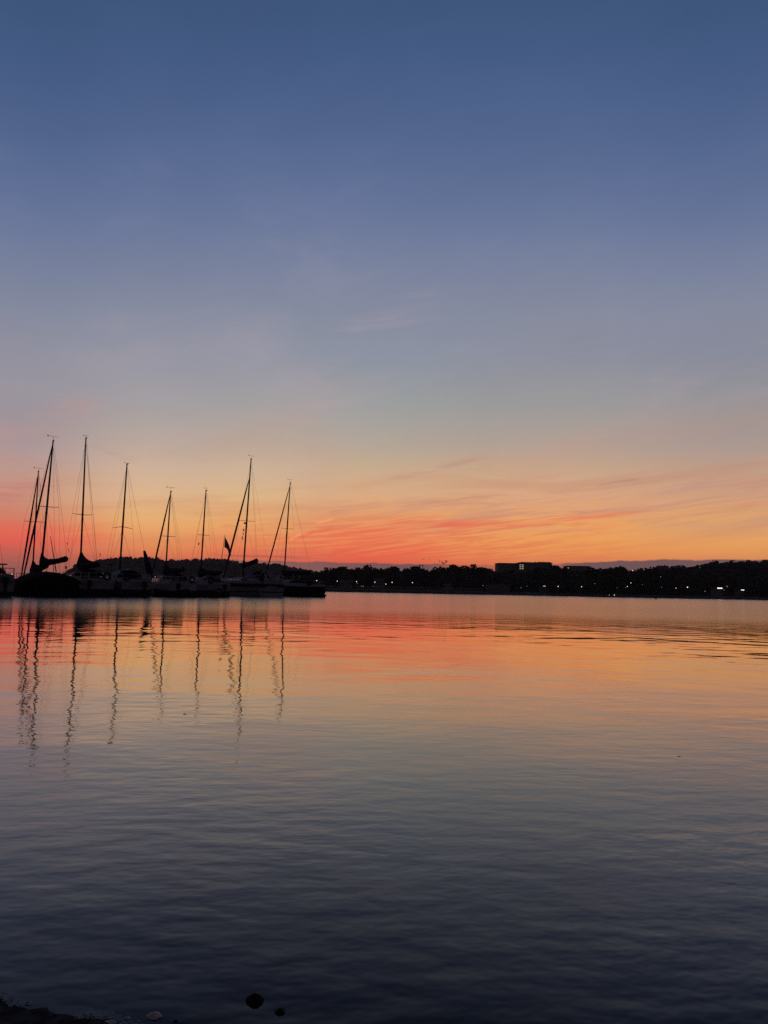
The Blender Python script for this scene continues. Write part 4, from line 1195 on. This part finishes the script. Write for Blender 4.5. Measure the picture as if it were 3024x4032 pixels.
# open rowing boats at the sterns
def rowboat(u, D, L, B, H, label, m, rim, rz, oar=True):
    d = ray(u, 2340); t = thing('rowing_boat', label, 'rowing boat', (d.x * D / d.y, D, 0), rz)
    N = 12; R = []; rimp = []
    for i in range(N + 1):
        s_ = i / N; x = -L / 2 + L * s_; hbm = B / 2 * (1 - abs(2 * s_ - 1.0) ** 2.6 * (.95 if s_ < .5 else .35)); hbm = max(.03, hbm); z = H * (1 + .35 * (2 * s_ - 1) ** 2)
        R.append([(x, hbm, z), (x, hbm * .85, .0), (x, hbm * .4, -.12), (x, -hbm * .4, -.12), (x, -hbm * .85, .0), (x, -hbm, z), (x, -hbm * .9, z - .02), (x, -hbm * .7, .06), (x, hbm * .7, .06), (x, hbm * .9, z - .02)])
        rimp.append((x, hbm, z))
    MB().loft(R).build('hull', MT[m], t)
    k = MB(); loop = rimp + [(p[0], -p[1], p[2]) for p in reversed(rimp)]
    k.tube(loop + [loop[0]], .035, 6); k.build('gunwale', MT[rim], t)
    for xx in (-L * .2, L * .18): MB().box(xx - .12, xx + .12, -B * .42, B * .42, H * .72, H * .72 + .03).build('thwart', MT['wood'], t)
    if oar:
        k = MB(); k.tube([(L * .05, -B * .3, H + .1), (L * .42, -B * .75, H * .95)], .03, 6); k.slab([(L * .42, -B * .70, H * .95), (L * .42, -B * .86, H * .95), (L * .55, -B * .95, H * .75), (L * .55, -B * .78, H * .75)], (0, 0, 1), .03); k.build('oar', MT['gel'], t)


rowboat(800, 62.5, 2.9, 1.3, .62, 'open rowing boat with pale rim and oar below the ensign boat', 'maroon', 'cream', .06)
rowboat(672, 60.0, 2.8, 1.2, .50, 'dark low open boat without pale rim, moored left of the pale rimmed one', 'black', 'wood', -.05, False)


# fenders
def fender(u, v, D, label, m):
    c = P(u, v, D); k = MB(); k.loft([[(r * math.cos(a), r * math.sin(a), z) for a in [q * math.pi / 4 for q in range(8)]] for (z, r) in ((-.38, .03), (-.30, .12), (.25, .12), (.34, .04), (.5, .012), (.7, .010))])
    o = k.build('fender', MT[m], None, True); o.location = c; tag(o, label, 'fender')


fender(456, 2303, 55.6, 'dark blue fender hanging below the grey sprayhood', 'blue')
fender(414, 2303, 54.5, 'white fender hanging left of the dark blue one', 'gel')

# channel marker far right on the water
c = Z0(2583, 2359); t = thing('buoy', 'tiny dark buoy on the water below the right shore', 'buoy', (c.x, c.y, 0))
MB().tube([(0, 0, -.3), (0, 0, .0), (0, 0, .35)], [.25, .34, .22], 10).build('float', MT['canvas'], t); MB().tube([(0, 0, .353), (0, 0, .8)], .05, 6).build('pole', MT['mast'], t)

# ------------------------------------------------------------------ evening haze over lake and hills
hz = bpy.data.materials.new('evening_haze'); hz.use_nodes = True; t_ = hz.node_tree
t_.nodes.remove(t_.nodes['Principled BSDF']); pv = t_.nodes.new('ShaderNodeVolumePrincipled')
pv.inputs['Color'].default_value = (0.9, 0.88, 0.88, 1); pv.inputs['Density'].default_value = 0.00006; pv.inputs['Anisotropy'].default_value = 0.35
t_.links.new(pv.outputs[0], t_.nodes['Material Output'].inputs['Volume'])
o = MB().box(-3900, 3900, -55, 3000, -3, 110).build('haze', hz); tag(o, 'thin evening haze over the lake and hills', 'haze', None, 'stuff')
